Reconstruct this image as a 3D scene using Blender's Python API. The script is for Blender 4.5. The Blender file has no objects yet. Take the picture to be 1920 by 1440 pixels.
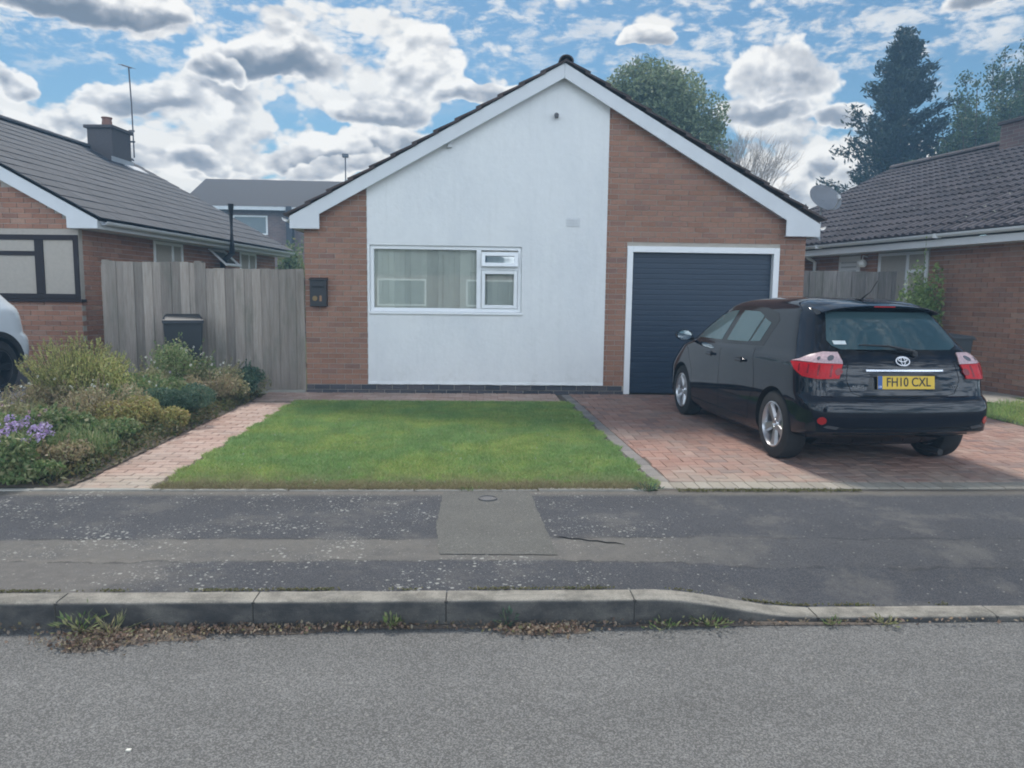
import bpy, bmesh, math, random
import numpy as np
from mathutils import Vector, Matrix, Euler
from mathutils.bvhtree import BVHTree
random.seed(7); rng = np.random.default_rng(7)
SC = bpy.context.scene; COL = SC.collection
R = math.radians

# ------------------------------------------------------------------ camera
cam = bpy.data.cameras.new('camera'); camo = bpy.data.objects.new('camera', cam); COL.objects.link(camo)
cam.sensor_width = 36.0; cam.lens = 36.0*1430/1920; cam.clip_end = 3000; cam.clip_start = 0.05
camo.location = (0, 0, 1.44)
camo.rotation_mode = 'QUATERNION'
camo.rotation_quaternion = (Euler((0, 0, R(-2.68))).to_quaternion() @ Euler((R(90-6.66), 0, 0)).to_quaternion() @ Euler((0, 0, R(0.7))).to_quaternion())
SC.camera = camo

# ------------------------------------------------------------------ light
SUN_EL, SUN_AZ = 54.0, -14.0        # sun behind the house, a little to the left (azimuth from +Y towards +X)
sd = Vector((math.sin(R(SUN_AZ))*math.cos(R(SUN_EL)), math.cos(R(SUN_AZ))*math.cos(R(SUN_EL)), math.sin(R(SUN_EL))))
sun = bpy.data.lights.new('sun', 'SUN'); sun.energy = 1.15; sun.angle = R(11); sun.color = (1.0, 0.95, 0.88)
suno = bpy.data.objects.new('sun', sun); COL.objects.link(suno); suno.rotation_euler = sd.to_track_quat('Z', 'Y').to_euler()
suno.location = (0, 20, 30)
SC.view_settings.view_transform = 'Standard'; SC.view_settings.look = 'None'
SC.view_settings.exposure = 1.9; SC.view_settings.gamma = 1.0; SC.view_settings.use_curve_mapping = False
SC.render.engine = 'CYCLES'
try: SC.cycles.filter_width = 1.9
except Exception: pass

# ------------------------------------------------------------------ node helpers
class NT:
    def __init__(s, tree): s.t = tree; s.t.nodes.clear()
    def n(s, typ, **kw):
        nd = s.t.nodes.new(typ)
        for k, v in kw.items(): setattr(nd, k, v)
        return nd
    def put(s, sock, v):
        if isinstance(v, bpy.types.NodeSocket): s.t.links.new(v, sock)
        elif v is not None:
            if isinstance(v, tuple) and len(v) == 3 and sock.type == 'RGBA': v = (*v, 1)
            sock.default_value = v
    def m(s, op, a, b=None, c=None, clamp=False):
        nd = s.n('ShaderNodeMath', operation=op, use_clamp=clamp)
        for i, v in enumerate((a, b, c)):
            if v is not None: s.put(nd.inputs[i], v)
        return nd.outputs[0]
    def vm(s, op, a, b=None, sc=None):
        nd = s.n('ShaderNodeVectorMath', operation=op)
        s.put(nd.inputs[0], a)
        if b is not None: s.put(nd.inputs[1], b)
        if sc is not None: s.put(nd.inputs[3], sc)
        return nd.outputs['Value'] if op in ('DOT_PRODUCT', 'LENGTH', 'DISTANCE') else nd.outputs[0]
    def mix(s, f, a, b, mode='MIX'):
        nd = s.n('ShaderNodeMix', data_type='RGBA', blend_type=mode)
        s.put(nd.inputs[0], f); s.put(nd.inputs[6], a); s.put(nd.inputs[7], b)
        return nd.outputs[2]
    def sm(s, v, a, b, ta=0.0, tb=1.0):
        nd = s.n('ShaderNodeMapRange', interpolation_type='SMOOTHSTEP')
        for i, x in enumerate((v, a, b, ta, tb)): s.put(nd.inputs[i], x)
        return nd.outputs[0]
    def noise(s, vec, scale, detail=4, rough=.55, dist=0.0):
        nd = s.n('ShaderNodeTexNoise'); s.put(nd.inputs['Vector'], vec); s.put(nd.inputs['Scale'], scale)
        s.put(nd.inputs['Detail'], detail); s.put(nd.inputs['Roughness'], rough); s.put(nd.inputs['Distortion'], dist)
        return nd.outputs[0]
    def voro(s, vec, scale, feat='F1', out='Distance', rnd=1.0):
        nd = s.n('ShaderNodeTexVoronoi', feature=feat); s.put(nd.inputs['Vector'], vec); s.put(nd.inputs['Scale'], scale)
        s.put(nd.inputs['Randomness'], rnd)
        return nd.outputs[out]
    def ramp(s, f, stops, interp='LINEAR'):
        nd = s.n('ShaderNodeValToRGB'); cr = nd.color_ramp; cr.interpolation = interp
        while len(cr.elements) < len(stops): cr.elements.new(.5)
        for e, (p, c) in zip(cr.elements, stops): e.position = p; e.color = (*c, 1)
        s.put(nd.inputs[0], f); return nd.outputs[0]
    def sep(s, v): nd = s.n('ShaderNodeSeparateXYZ'); s.put(nd.inputs[0], v); return nd.outputs
    def comb(s, x, y, z):
        nd = s.n('ShaderNodeCombineXYZ')
        for i, v in enumerate((x, y, z)): s.put(nd.inputs[i], v)
        return nd.outputs[0]
    def bump(s, h, strength=.3, dist=.01):
        nd = s.n('ShaderNodeBump'); s.put(nd.inputs['Height'], h); s.put(nd.inputs['Strength'], strength); s.put(nd.inputs['Distance'], dist)
        return nd.outputs[0]
    def out(s, surf=None, vol=None):
        o = s.n('ShaderNodeOutputMaterial')
        if surf is not None: s.put(o.inputs[0], surf)
        if vol is not None: s.put(o.inputs[1], vol)
    def bsdf(s, col, rough=.7, **kw):
        nd = s.n('ShaderNodeBsdfPrincipled'); s.put(nd.inputs['Base Color'], col); s.put(nd.inputs['Roughness'], rough)
        for k, v in kw.items():
            s.put(nd.inputs[k], v)
        return nd.outputs[0]
    def pos(s): return s.n('ShaderNodeNewGeometry').outputs['Position']
    def rnd(s):   # a random number per separate object and per loose piece
        a = s.n('ShaderNodeObjectInfo').outputs['Random']; b = s.n('ShaderNodeNewGeometry').outputs['Random Per Island']
        return s.m('FRACT', s.m('ADD', a, b))

# ------------------------------------------------------------------ world: Nishita sky under broken cumulus
world = bpy.data.worlds.new('World'); SC.world = world; world.use_nodes = True
W = NT(world.node_tree)
sky = W.n('ShaderNodeTexSky', sky_type='NISHITA', sun_disc=False, sun_elevation=R(SUN_EL), sun_rotation=R(SUN_AZ), air_density=1.1, dust_density=0.6, ozone_density=1.6)
SKYSTR = 0.05; HAZE = .004
dirv = W.vm('NORMALIZE', W.n('ShaderNodeTexCoord').outputs['Generated'])
def gauss(v, az, el, ra, re, wgt):
    """soft elliptical patch at azimuth az, elevation el (degrees)"""
    x = math.sin(R(az))*math.cos(R(el)); y = math.cos(R(az))*math.cos(R(el)); z = math.sin(R(el))
    c = Vector((x, y, z)); rt = Vector((math.cos(R(az)), -math.sin(R(az)), 0)); up = rt.cross(c)
    a = W.vm('DOT_PRODUCT', v, tuple(rt/math.sin(R(ra)))); b = W.vm('DOT_PRODUCT', v, tuple(up/math.sin(R(re))))
    d = W.m('ADD', W.m('MULTIPLY', a, a), W.m('MULTIPLY', W.m('SUBTRACT', b, 0.0), b))
    g = W.m('EXPONENT', W.m('MULTIPLY', d, -1.0))
    f = W.m('GREATER_THAN', W.vm('DOT_PRODUCT', v, tuple(c)), 0.3)
    return W.m('MULTIPLY', W.m('MULTIPLY', g, f), wgt)
def total(lst):
    s = lst[0]
    for x in lst[1:]: s = W.m('ADD', s, x)
    return s
CLOUDS = [(-25.93, 16.91, 10.91, 1.78, 1.7), (-30.07, 13.16, 1.68, 1.4, 0.9), (-14.74, 15.21, 5.66, 2.33, 1.2), (-18.23, 13.07, 2.96, 1.81, 1.0), (-23.13, 12.24, 6.27, 1.72, 0.9), (-28.25, 11.15, 5.59, 1.76, 0.9), (-4.86, 16.23, 3.15, 3.15, 0.9), (-6.77, 12.69, 5.39, 1.8, 1.0), (-17.27, 11.49, 4.72, 1.01, 0.4), (-11.28, 9.27, 9.38, 1.8, 1.1), (-20.09, 7.68, 4.39, 1.69, 0.8), (0.11, 14.27, 4.33, 1.3, 1.3), (-7.47, 18.23, 8.78, 1.18, 0.55), (12.44, 17.32, 2.57, 1.3, 1.1), (22.05, 14.47, 4.12, 2.31, 1.5), (21.52, 11.66, 4.77, 2.04, 1.3), (24.73, 8.92, 4.38, 1.69, 0.9), (20.27, 8.76, 4.58, 2.11, 1.0), (22.81, 6.9, 4.19, 1.4, 1.0), (29.24, 9.0, 6.38, 2.55, 0.6), (33.35, 17.18, 3.88, 1.25, 1.3), (16.22, 18.9, 7.56, 0.85, 0.45), (-26.94, 8.45, 8.59, 2.15, 1.2), (16.55, 11.36, 2.13, 2.13, 0.3), (2.38, 17.45, 4.19, 1.22, 0.35), (-21.44, 14.98, 3.74, 0.93, -1.25), (3.98, 13.69, 4.0, 2.0, -1.1), (16.73, 15.46, 1.7, 2.04, -0.9), (29.42, 15.35, 3.3, 1.8, -1.5), (-11.24, 11.89, 2.83, 0.49, -0.6), (-13.75, 12.34, 1.73, 0.48, -0.6), (-9.21, 11.58, 1.79, 0.57, -0.8), (10.83, 15.02, 2.47, 1.77, -0.9), (33.56, 14.54, 3.13, 1.71, -1.4), (-27.0, 13.16, 1.77, 0.88, -0.5), (-9.7, 16.87, 2.71, 0.75, -0.9), (-17.45, 16.55, 1.92, 0.64, -0.8), (24.2, 17.83, 4.04, 0.87, -1.2), (15.37, 13.15, 2.11, 2.11, -0.7), (8.45, 19.07, 2.72, 1.02, -0.6), (-1.44, 16.02, 1.24, 2.12, -0.5)]
DARKS = [(-25.01, 17.64, 9.51, 1.44, 1.7), (-14.78, 13.72, 4.06, 1.08, 1.0), (-17.23, 12.67, 2.67, 1.0, 0.8), (-9.77, 11.55, 3.22, 0.89, 0.5), (-15.92, 10.22, 4.15, 1.04, 0.7), (-26.86, 10.06, 3.94, 1.21, 0.35), (22.16, 12.53, 4.37, 0.54, 0.5), (-6.77, 12.52, 2.16, 0.9, 0.35), (-21.7, 8.24, 3.96, 0.99, 0.4), (33.98, 16.23, 1.66, 0.55, 0.3), (20.23, 9.47, 2.81, 2.1, 0.45), (-19.05, 8.78, 1.36, 0.68, 0.5), (-11.64, 9.61, 3.23, 0.72, 0.3)]
warp = W.n('ShaderNodeTexNoise'); W.put(warp.inputs['Vector'], dirv); warp.inputs['Scale'].default_value = 7; warp.inputs['Detail'].default_value = 5
wv = W.vm('SCALE', W.vm('SUBTRACT', warp.outputs['Color'], (.5, .5, .5)), sc=.11)
dw = W.vm('ADD', dirv, wv)
mask = total([gauss(dw, *c) for c in CLOUDS])
dark = total([gauss(dw, *c) for c in DARKS])
CLOUDK = 4.6
def puff(v):
    """cumulus density: broad fbm plus two sizes of rounded billows"""
    q = W.vm('MULTIPLY', v, (1, 1, 1.5))
    n1 = W.noise(q, 5.5, 9, .60, .35)
    qa = W.vm('ADD', q, W.vm('SCALE', wv, sc=.55))
    b1 = W.m('SUBTRACT', .50, W.voro(qa, 13)); b2 = W.m('SUBTRACT', .48, W.voro(qa, 31)); b3 = W.m('SUBTRACT', .46, W.voro(W.vm('ADD', q, W.vm('SCALE', wv, sc=.3)), 74))
    s = W.m('MULTIPLY', W.m('SUBTRACT', n1, .5), 3.4)
    s = W.m('ADD', s, W.m('MULTIPLY', b1, .75)); s = W.m('ADD', s, W.m('MULTIPLY', b2, .55))
    return W.m('ADD', s, W.m('MULTIPLY', b3, .35))
p0 = puff(dirv)
toward = tuple((Vector((sd.x*.35, sd.y*0, sd.z))).normalized()*0.016)
p1 = puff(W.vm('ADD', dirv, toward))
back = W.sm(W.vm('DOT_PRODUCT', dirv, tuple(sd)), .55, -.15)
dm = W.m('ADD', W.m('SUBTRACT', W.m('MULTIPLY', mask, .50), .16), W.m('MULTIPLY', back, .45))  # cloud cover thickened out of view, opposite the sun, to light the front
d0 = W.m('ADD', W.m('MULTIPLY', p0, .78), dm); d1 = W.m('ADD', W.m('MULTIPLY', p1, .78), dm)
cover = W.sm(d0, .06, .34)
# thin broken altocumulus higher up
fv = W.vm('MULTIPLY', dirv, (1, 1, 2.4))
fine = W.m('ADD', W.noise(fv, 22, 8, .62, .4), W.m('MULTIPLY', W.m('SUBTRACT', W.noise(fv, 70, 5, .6, .3), .5), .35))
band = W.m('MULTIPLY', W.sm(W.sep(dirv)[2], .19, .28), W.sm(W.noise(dirv, 2.3, 3, .5), .30, .50))
wisp = W.m('MULTIPLY', W.sm(fine, .44, .66), W.m('MULTIPLY', band, .80))
cover0 = cover; cover = W.m('MAXIMUM', cover, wisp)
lown = W.m('MULTIPLY', W.m('SUBTRACT', W.noise(W.vm('ADD', W.vm('MULTIPLY', dirv, (1, 1, 1.8)), W.vm('SCALE', wv, sc=.4)), 7.5, 2.5, .5), .5), 3.0)
thick = W.sm(W.m('ADD', dm, lown), .35, 1.5)
relief = W.m('MULTIPLY', W.m('SUBTRACT', d1, d0), .95)
shade = W.m('ADD', W.m('ADD', W.m('MULTIPLY', thick, .30), relief), W.m('MULTIPLY', W.m('MULTIPLY', dark, W.sm(d0, .25, 1.1)), .66), clamp=True)
shade = W.m('MULTIPLY', shade, W.m('SUBTRACT', 1.0, W.m('MULTIPLY', back, .9)))
shade = W.m('MULTIPLY', shade, W.m('ADD', .25, W.m('MULTIPLY', cover0, .75)))
ccol = W.ramp(shade, [(0.0, (1.15, 1.12, 1.06)), (.22, (.84, .84, .84)), (.55, (.43, .455, .50)), (1.0, (.22, .26, .32))])
ccol = W.vm('SCALE', ccol, sc=W.m('ADD', CLOUDK, W.m('MULTIPLY', back, CLOUDK*2.7)))  # unseen clouds opposite the sun brightened to light the shaded front wall
ccol = W.mix(back, ccol, W.vm('MULTIPLY', ccol, (.84, .97, 1.16)))
skyc = W.mix(1.0, sky.outputs[0], (.30, .42, .46), 'MULTIPLY')
full = W.mix(cover, skyc, ccol)
# separate cumulus heads in front of the broken layer, each with a lit crown and a shaded base
HEADS = [(-4.11, 15.92, 2.81, 2.46, 0.12), (-6.77, 12.69, 3.78, 1.37, 0.45), (-25.91, 17.35, 8.28, 1.66, 0.9), (-29.67, 13.13, 1.69, 1.07, 0.3), (-22.82, 12.27, 4.41, 1.45, 0.4), (-28.55, 10.65, 4.7, 1.41, 0.4), (-14.75, 14.95, 5.34, 2.0, 0.85), (-18.2, 14.23, 1.95, 1.47, 0.7), (0.11, 13.64, 3.45, 1.24, 0.3), (-6.03, 10.41, 4.41, 1.55, 0.4), (-11.28, 9.63, 3.96, 1.44, 0.5), (-15.64, 7.67, 6.35, 0.99, 0.4), (-9.81, 8.43, 3.3, 1.1, 0.3), (-19.39, 8.48, 2.37, 1.15, 0.5), (-26.96, 8.13, 6.15, 1.23, 0.5), (20.42, 12.74, 3.58, 1.77, 0.45), (22.38, 14.77, 3.87, 2.29, 0.22), (25.04, 12.1, 2.62, 1.31, 0.4), (25.06, 9.07, 2.52, 1.41, 0.35), (20.28, 8.4, 3.89, 1.2, 0.3), (24.14, 7.56, 3.08, 1.17, 0.3), (12.44, 17.25, 2.12, 1.03, 0.15), (33.34, 17.33, 3.46, 1.11, 0.5)]
RAMP = [(0.0, (1.25, 1.21, 1.14)), (.22, (.84, .84, .84)), (.55, (.43, .455, .50)), (1.0, (.22, .26, .32))]
for az, el, ra, re_, dk in HEADS:
    c = Vector((math.sin(R(az))*math.cos(R(el)), math.cos(R(az))*math.cos(R(el)), math.sin(R(el)))); rt = Vector((math.cos(R(az)), -math.sin(R(az)), 0)); up = rt.cross(c)
    a_ = W.vm('DOT_PRODUCT', dw, tuple(rt/math.sin(R(ra)))); b_ = W.vm('DOT_PRODUCT', dw, tuple(up/math.sin(R(re_))))
    bb = W.m('MULTIPLY', b_, W.m('SUBTRACT', 1.35, W.m('MULTIPLY', W.m('GREATER_THAN', b_, 0.0), .35)))      # flatter underneath
    rr = W.m('SQRT', W.m('ADD', W.m('MULTIPLY', a_, a_), W.m('MULTIPLY', bb, bb)))
    dn = W.m('ADD', W.m('SUBTRACT', 1.02, rr), W.m('MULTIPLY', p0, .42))
    fr_ = W.m('GREATER_THAN', W.vm('DOT_PRODUCT', dirv, tuple(c)), 0.3)
    cv_ = W.m('MULTIPLY', W.sm(dn, .0, .16), fr_)
    sh = W.m('ADD', W.m('MULTIPLY', W.sm(dn, .03, .55), .16), W.m('MULTIPLY', W.m('MULTIPLY', W.sm(W.m('ADD', b_, W.m('MULTIPLY', p0, .5)), .55, -.45), W.sm(dn, .04, .42)), dk))
    sh = W.m('ADD', sh, W.m('MULTIPLY', relief, .8), clamp=True)
    full = W.mix(cv_, full, W.vm('SCALE', W.ramp(sh, RAMP), sc=CLOUDK))
# horizon haze all round, made brighter behind the camera to add car highlights
hz = W.sm(W.sep(dirv)[2], .0, .16, .45, 0.0)
full = W.mix(hz, full, W.vm('SCALE', (2.8, 3.4, 4.0), sc=W.m('ADD', 1.0, W.m('MULTIPLY', back, 2.2))))
bg = W.n('ShaderNodeBackground'); W.put(bg.inputs[0], full); bg.inputs[1].default_value = SKYSTR
wo = W.n('ShaderNodeOutputWorld'); W.put(wo.inputs[0], bg.outputs[0])
world.cycles.sampling_method = 'MANUAL'; world.cycles.sample_map_resolution = 512

# ------------------------------------------------------------------ object helpers
def tag(o, label=None, cat=None, group=None, kind=None):
    if label: o['label'] = label
    if cat: o['category'] = cat
    if group: o['group'] = group
    if kind: o['kind'] = kind
    return o
def empty(name, loc=(0, 0, 0), rz=0.0, label=None, cat=None, group=None, kind=None):
    o = bpy.data.objects.new(name, None); COL.objects.link(o); o.location = loc; o.rotation_euler = (0, 0, rz); o.empty_display_size = .1
    return tag(o, label, cat, group, kind)
def link(name, me, mat=None, parent=None, smooth=None):
    if mat is not None:
        me.materials.clear()
        for x in (mat if isinstance(mat, (list, tuple)) else [mat]): me.materials.append(x)
    o = bpy.data.objects.new(name, me); COL.objects.link(o)
    if parent: o.parent = parent
    if smooth is not None:
        me.polygons.foreach_set('use_smooth', [True]*len(me.polygons))
        me.set_sharp_from_angle(angle=R(smooth))
    return o
class MB:
    def __init__(s): s.v = []; s.f = []
    def box(s, lo, hi, M=None):
        x0, y0, z0 = lo; x1, y1, z1 = hi; b = len(s.v)
        P = [(x0,y0,z0),(x1,y0,z0),(x1,y1,z0),(x0,y1,z0),(x0,y0,z1),(x1,y0,z1),(x1,y1,z1),(x0,y1,z1)]
        if M is not None: P = [tuple(M @ Vector(p)) for p in P]
        s.v += P; s.f += [tuple(b+i for i in q) for q in ((3,2,1,0),(4,5,6,7),(0,1,5,4),(1,2,6,5),(2,3,7,6),(3,0,4,7))]; return s
    def prism(s, poly, y0, y1, axis='y', M=None):
        """poly in (a,b); extruded along axis"""
        n = len(poly); b = len(s.v)
        def mk(p, t): return {'y': (p[0], t, p[1]), 'x': (t, p[0], p[1]), 'z': (p[0], p[1], t)}[axis]
        P = [mk(p, y0) for p in poly] + [mk(p, y1) for p in poly]
        if M is not None: P = [tuple(M @ Vector(p)) for p in P]
        s.v += P; s.f += [tuple(b+i for i in range(n)), tuple(b+n+i for i in reversed(range(n)))]
        for i in range(n): j = (i+1) % n; s.f.append((b+i, b+n+i, b+n+j, b+j))
        return s
    def tube(s, pts, rad, n=8, cap=True):
        pts = [Vector(p) for p in pts]; rads = rad if isinstance(rad, (list, tuple)) else [rad]*len(pts); b = len(s.v)
        for i, p in enumerate(pts):
            d = (pts[min(i+1, len(pts)-1)] - pts[max(i-1, 0)]).normalized()
            a = d.cross(Vector((0, 0, 1)));
            if a.length < .1: a = d.cross(Vector((1, 0, 0)))
            a.normalize(); c = d.cross(a)
            for k in range(n):
                t = 2*math.pi*k/n; s.v.append(tuple(p + (a*math.cos(t) + c*math.sin(t))*rads[i]))
        for i in range(len(pts)-1):
            for k in range(n):
                s.f.append((b+i*n+k, b+i*n+(k+1) % n, b+(i+1)*n+(k+1) % n, b+(i+1)*n+k))
        if cap: s.f += [tuple(b+k for k in reversed(range(n))), tuple(b+(len(pts)-1)*n+k for k in range(n))]
        return s
    def lathe(s, prof, axis='x', n=40, c=(0, 0, 0), closed=False):
        """prof: (along, radius)"""
        b = len(s.v); m = len(prof)
        for k in range(n):
            t = 2*math.pi*k/n
            for a, r in prof:
                p = {'x': (a, r*math.cos(t), r*math.sin(t)), 'z': (r*math.cos(t), r*math.sin(t), a), 'y': (r*math.cos(t), a, r*math.sin(t))}[axis]
                s.v.append((p[0]+c[0], p[1]+c[1], p[2]+c[2]))
        for k in range(n):
            for i in range(m if closed else m-1):
                j = (i+1) % m; s.f.append((b+k*m+i, b+((k+1) % n)*m+i, b+((k+1) % n)*m+j, b+k*m+j))
        return s
    def mesh(s, name='mesh'):
        me = bpy.data.meshes.new(name); me.from_pydata(s.v, [], s.f); me.validate(); me.update()
        bm = bmesh.new(); bm.from_mesh(me); bmesh.ops.recalc_face_normals(bm, faces=bm.faces); bm.to_mesh(me); bm.free(); return me
    def obj(s, name, mat, parent=None, smooth=None, bevel=None):
        o = link(name, s.mesh(name), mat, parent, smooth)
        if bevel:
            m = o.modifiers.new('bevel', 'BEVEL'); m.width = bevel; m.segments = 2; m.limit_method = 'ANGLE'; m.angle_limit = R(40)
        return o
def quads_mesh(name, V, nper=4):
    V = np.asarray(V, np.float32).reshape(-1, 3); n = len(V)//nper
    me = bpy.data.meshes.new(name); me.vertices.add(len(V)); me.vertices.foreach_set('co', V.ravel())
    me.loops.add(len(V)); me.loops.foreach_set('vertex_index', np.arange(len(V), dtype=np.int32))
    me.polygons.add(n); me.polygons.foreach_set('loop_start', np.arange(0, len(V), nper, dtype=np.int32)); me.polygons.foreach_set('loop_total', np.full(n, nper, np.int32))
    me.update(calc_edges=True); return me
UNIT = {}
def unit(mat, shape='box'):
    """shared cheap piece mesh, 1 x 1 x 1"""
    k = (mat.name, shape)
    if k not in UNIT:
        if shape == 'box': mb = MB().box((-.5, -.5, -.5), (.5, .5, .5))
        elif shape == 'block':      # worn upper edges
            mb = MB(); a = .5; c = .455; e = .41
            mb.v = [(-a,-a,-a),(a,-a,-a),(a,a,-a),(-a,a,-a),(-a,-a,.40),(a,-a,.40),(a,a,.40),(-a,a,.40),(-.475,-e,.5),(.475,-e,.5),(.475,e,.5),(-.475,e,.5)]
            mb.f = [(3,2,1,0),(8,9,10,11)]
            for i in range(4):
                j = (i+1) % 4; mb.f += [(i,j,4+j,4+i),(4+i,4+j,8+j,8+i)]
        elif shape == 'roman':      # rolled concrete tile
            pr = [(-.5,.35),(-.38,.5),(-.26,.35),(-.20,-.1),(.0,-.1),(.05,.35),(.15,.5),(.27,.35),(.33,-.1),(.5,-.1)]
            mb = MB().prism([(x, z) for x, z in pr]+[(.5,-.5),(-.5,-.5)], -.5, .5)
        m = mb.mesh('piece'); m.materials.append(mat); UNIT[k] = m
    return UNIT[k]
CAMP = Vector((0, 0, 1.44))
def pieces(parent, name, mats_, mat, cap=300, shape='box', me=None, vis=None):
    """mats_: 4x4 matrices (in parent's space) placing a unit piece. The nearest `cap` become objects of their own, the rest one stuff part"""
    me = me or unit(mat, shape); PW = Matrix.LocRotScale(parent.location, parent.rotation_euler, (1, 1, 1)) if parent else Matrix()
    key = vis or (lambda w: (w - CAMP).length)
    L = sorted(mats_, key=lambda m: key(PW @ m.translation))
    for m in L[:cap]:
        o = bpy.data.objects.new(name, me); COL.objects.link(o)
        if parent: o.parent = parent
        l, q, s = m.decompose(); o.location = l; o.rotation_euler = q.to_euler(); o.scale = s
    if len(L) > cap:
        b = np.array([v.co[:] for v in me.vertices]); F0 = [tuple(p.vertices) for p in me.polygons]; nv = len(b)
        V = []; Fc = []
        for i, m in enumerate(L[cap:]):
            A = np.array(m); V.append(b @ A[:3, :3].T + A[:3, 3]); Fc += [tuple(q+nv*i for q in f) for f in F0]
        me2 = bpy.data.meshes.new(name+'s'); me2.from_pydata(np.concatenate(V).tolist(), [], Fc); me2.update()
        o = link(name, me2, mat, parent); o['kind'] = 'stuff'
def TRS(x, y, z, sx, sy, sz, rz=0.0, rx=0.0, ry=0.0):
    return Matrix.LocRotScale(Vector((x, y, z)), Euler((rx, ry, rz)), Vector((sx, sy, sz)))

# ------------------------------------------------------------------ materials
def newmat(name):
    m = bpy.data.materials.new(name); m.use_nodes = True; return m, NT(m.node_tree)
def pmat(name, col, rough=.7, var=.12, scale=6, bump=0., bscale=40, rnd=0., metal=0., spec=.5, coat=0., stretch=(1, 1, 1)):
    m, t = newmat(name); p = t.vm('MULTIPLY', t.pos(), stretch)
    n = t.noise(p, scale, 5, .6)
    f = t.m('ADD', 1-var, t.m('MULTIPLY', n, 2*var))
    if rnd: f = t.m('MULTIPLY', f, t.m('ADD', 1-rnd, t.m('MULTIPLY', t.rnd(), 2*rnd)))
    c = t.vm('SCALE', col, sc=f)
    kw = {'Metallic': metal, 'Specular IOR Level': spec, 'Coat Weight': coat}
    if bump: kw['Normal'] = t.bump(t.noise(p, bscale, 4, .6), bump, .01)
    t.out(t.bsdf(c, rough, **kw)); return m
def brickmat(name, stops, dirt=.25):
    m, t = newmat(name); p = t.pos()
    c = t.ramp(t.rnd(), stops)
    n = t.noise(p, 45, 5, .65); c = t.vm('SCALE', c, sc=t.m('ADD', .68, t.m('MULTIPLY', n, .64)))
    big = t.noise(p, 1.3, 3, .5); c = t.mix(t.m('MULTIPLY', t.sm(big, .4, .7), dirt), c, t.vm('SCALE', c, sc=.6))
    t.out(t.bsdf(c, .88, Normal=t.bump(n, .5, .006), **{'Specular IOR Level': .25})); return m
BR = [(0, (.275, .145, .10)), (.3, (.315, .17, .115)), (.6, (.335, .185, .13)), (.85, (.295, .16, .115)), (.95, (.235, .135, .105)), (1, (.35, .21, .15))]
M_brick = brickmat('brick_red', BR)
BR2 = [(0, (.30, .15, .10)), (.3, (.36, .185, .125)), (.6, (.39, .21, .145)), (.85, (.27, .145, .105)), (1, (.41, .25, .18))]
M_brick2 = brickmat('brick_brown', BR2, .35)
M_blue = brickmat('brick_engineering', [(0, (.045, .05, .06)), (.5, (.075, .078, .09)), (1, (.11, .10, .105))])
M_mortar = pmat('mortar', (.42, .38, .33), .95, .15, 20, .4, 200)
def rendermat():
    m, t = newmat('white_render'); p = t.pos()
    n = t.noise(t.vm('MULTIPLY', p, (1, 1, .45)), 1.6, 5, .6)
    c = t.mix(t.sm(n, .35, .75), (.76, .765, .76), (.70, .71, .715))
    z = t.sep(p)[2]; spl = t.m('MULTIPLY', t.sm(z, .55, .13), t.sm(t.noise(p, 5, 5, .7), .45, .75))
    c = t.mix(t.m('MULTIPLY', spl, .35), c, (.50, .50, .46))
    st = t.noise(t.vm('MULTIPLY', p, (9, 1, .35)), 1.6, 6, .7); c = t.mix(t.m('MULTIPLY', t.sm(st, .50, .72), .14), c, (.50, .51, .50))
    tw = t.noise(p, 9, 6, .65); c = t.vm('SCALE', c, sc=t.m('ADD', .94, t.m('MULTIPLY', tw, .12)))
    b = t.m('ADD', t.noise(p, 150, 4, .6), t.m('MULTIPLY', t.noise(p, 16, 4, .6), 2.5))
    t.out(t.bsdf(c, .9, Normal=t.bump(b, .45, .006), **{'Specular IOR Level': .2})); return m
M_render = rendermat()
M_upvc = pmat('white_upvc', (.80, .81, .82), .35, .04, 3)
M_barge = pmat('white_paint', (.62, .64, .66), .5, .10, 3, .05, 60)
M_soffit = pmat('soffit_board', (.60, .61, .62), .6, .06, 3)
M_brownframe = pmat('brown_frame', (.028, .021, .022), .6, .15, 5, spec=.2)
M_door = pmat('garage_door_blue_grey', (.015, .030, .055), .42, .08, 2, .05, 200)
M_black = pmat('black_plastic', (.018, .018, .020), .45, .1, 5)
M_bin = pmat('bin_plastic', (.022, .025, .030), .5, .15, 4, .05, 80)
M_chrome = pmat('chrome', (.48, .49, .52), .2, .03, 5, metal=1.0)
M_steel = pmat('galvanised_steel', (.42, .44, .46), .45, .12, 6, metal=.6)
M_conc = pmat('kerb_concrete', (.33, .315, .28), .93, .30, 9, .6, 160)
M_tar = None
def roofmat(name, a, b, lichen=.15):
    m, t = newmat(name); p = t.pos()
    c = t.mix(t.rnd(), a, b); n = t.noise(p, 30, 5, .65)
    c = t.vm('SCALE', c, sc=t.m('ADD', .7, t.m('MULTIPLY', n, .6)))
    l = t.m('MULTIPLY', t.sm(t.noise(p, 9, 6, .7), .62, .74), lichen)
    c = t.mix(l, c, (.42, .42, .34))
    t.out(t.bsdf(c, .85, Normal=t.bump(n, .4, .008), **{'Specular IOR Level': .3})); return m
M_tileL = roofmat('roof_tile_grey', (.050, .054, .064), (.068, .071, .082), .2)
M_tileM = roofmat('roof_tile_brown', (.060, .045, .042), (.085, .062, .055), .25)
M_tileR = roofmat('roof_tile_dark', (.048, .043, .050), (.086, .076, .084), .9)
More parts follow.
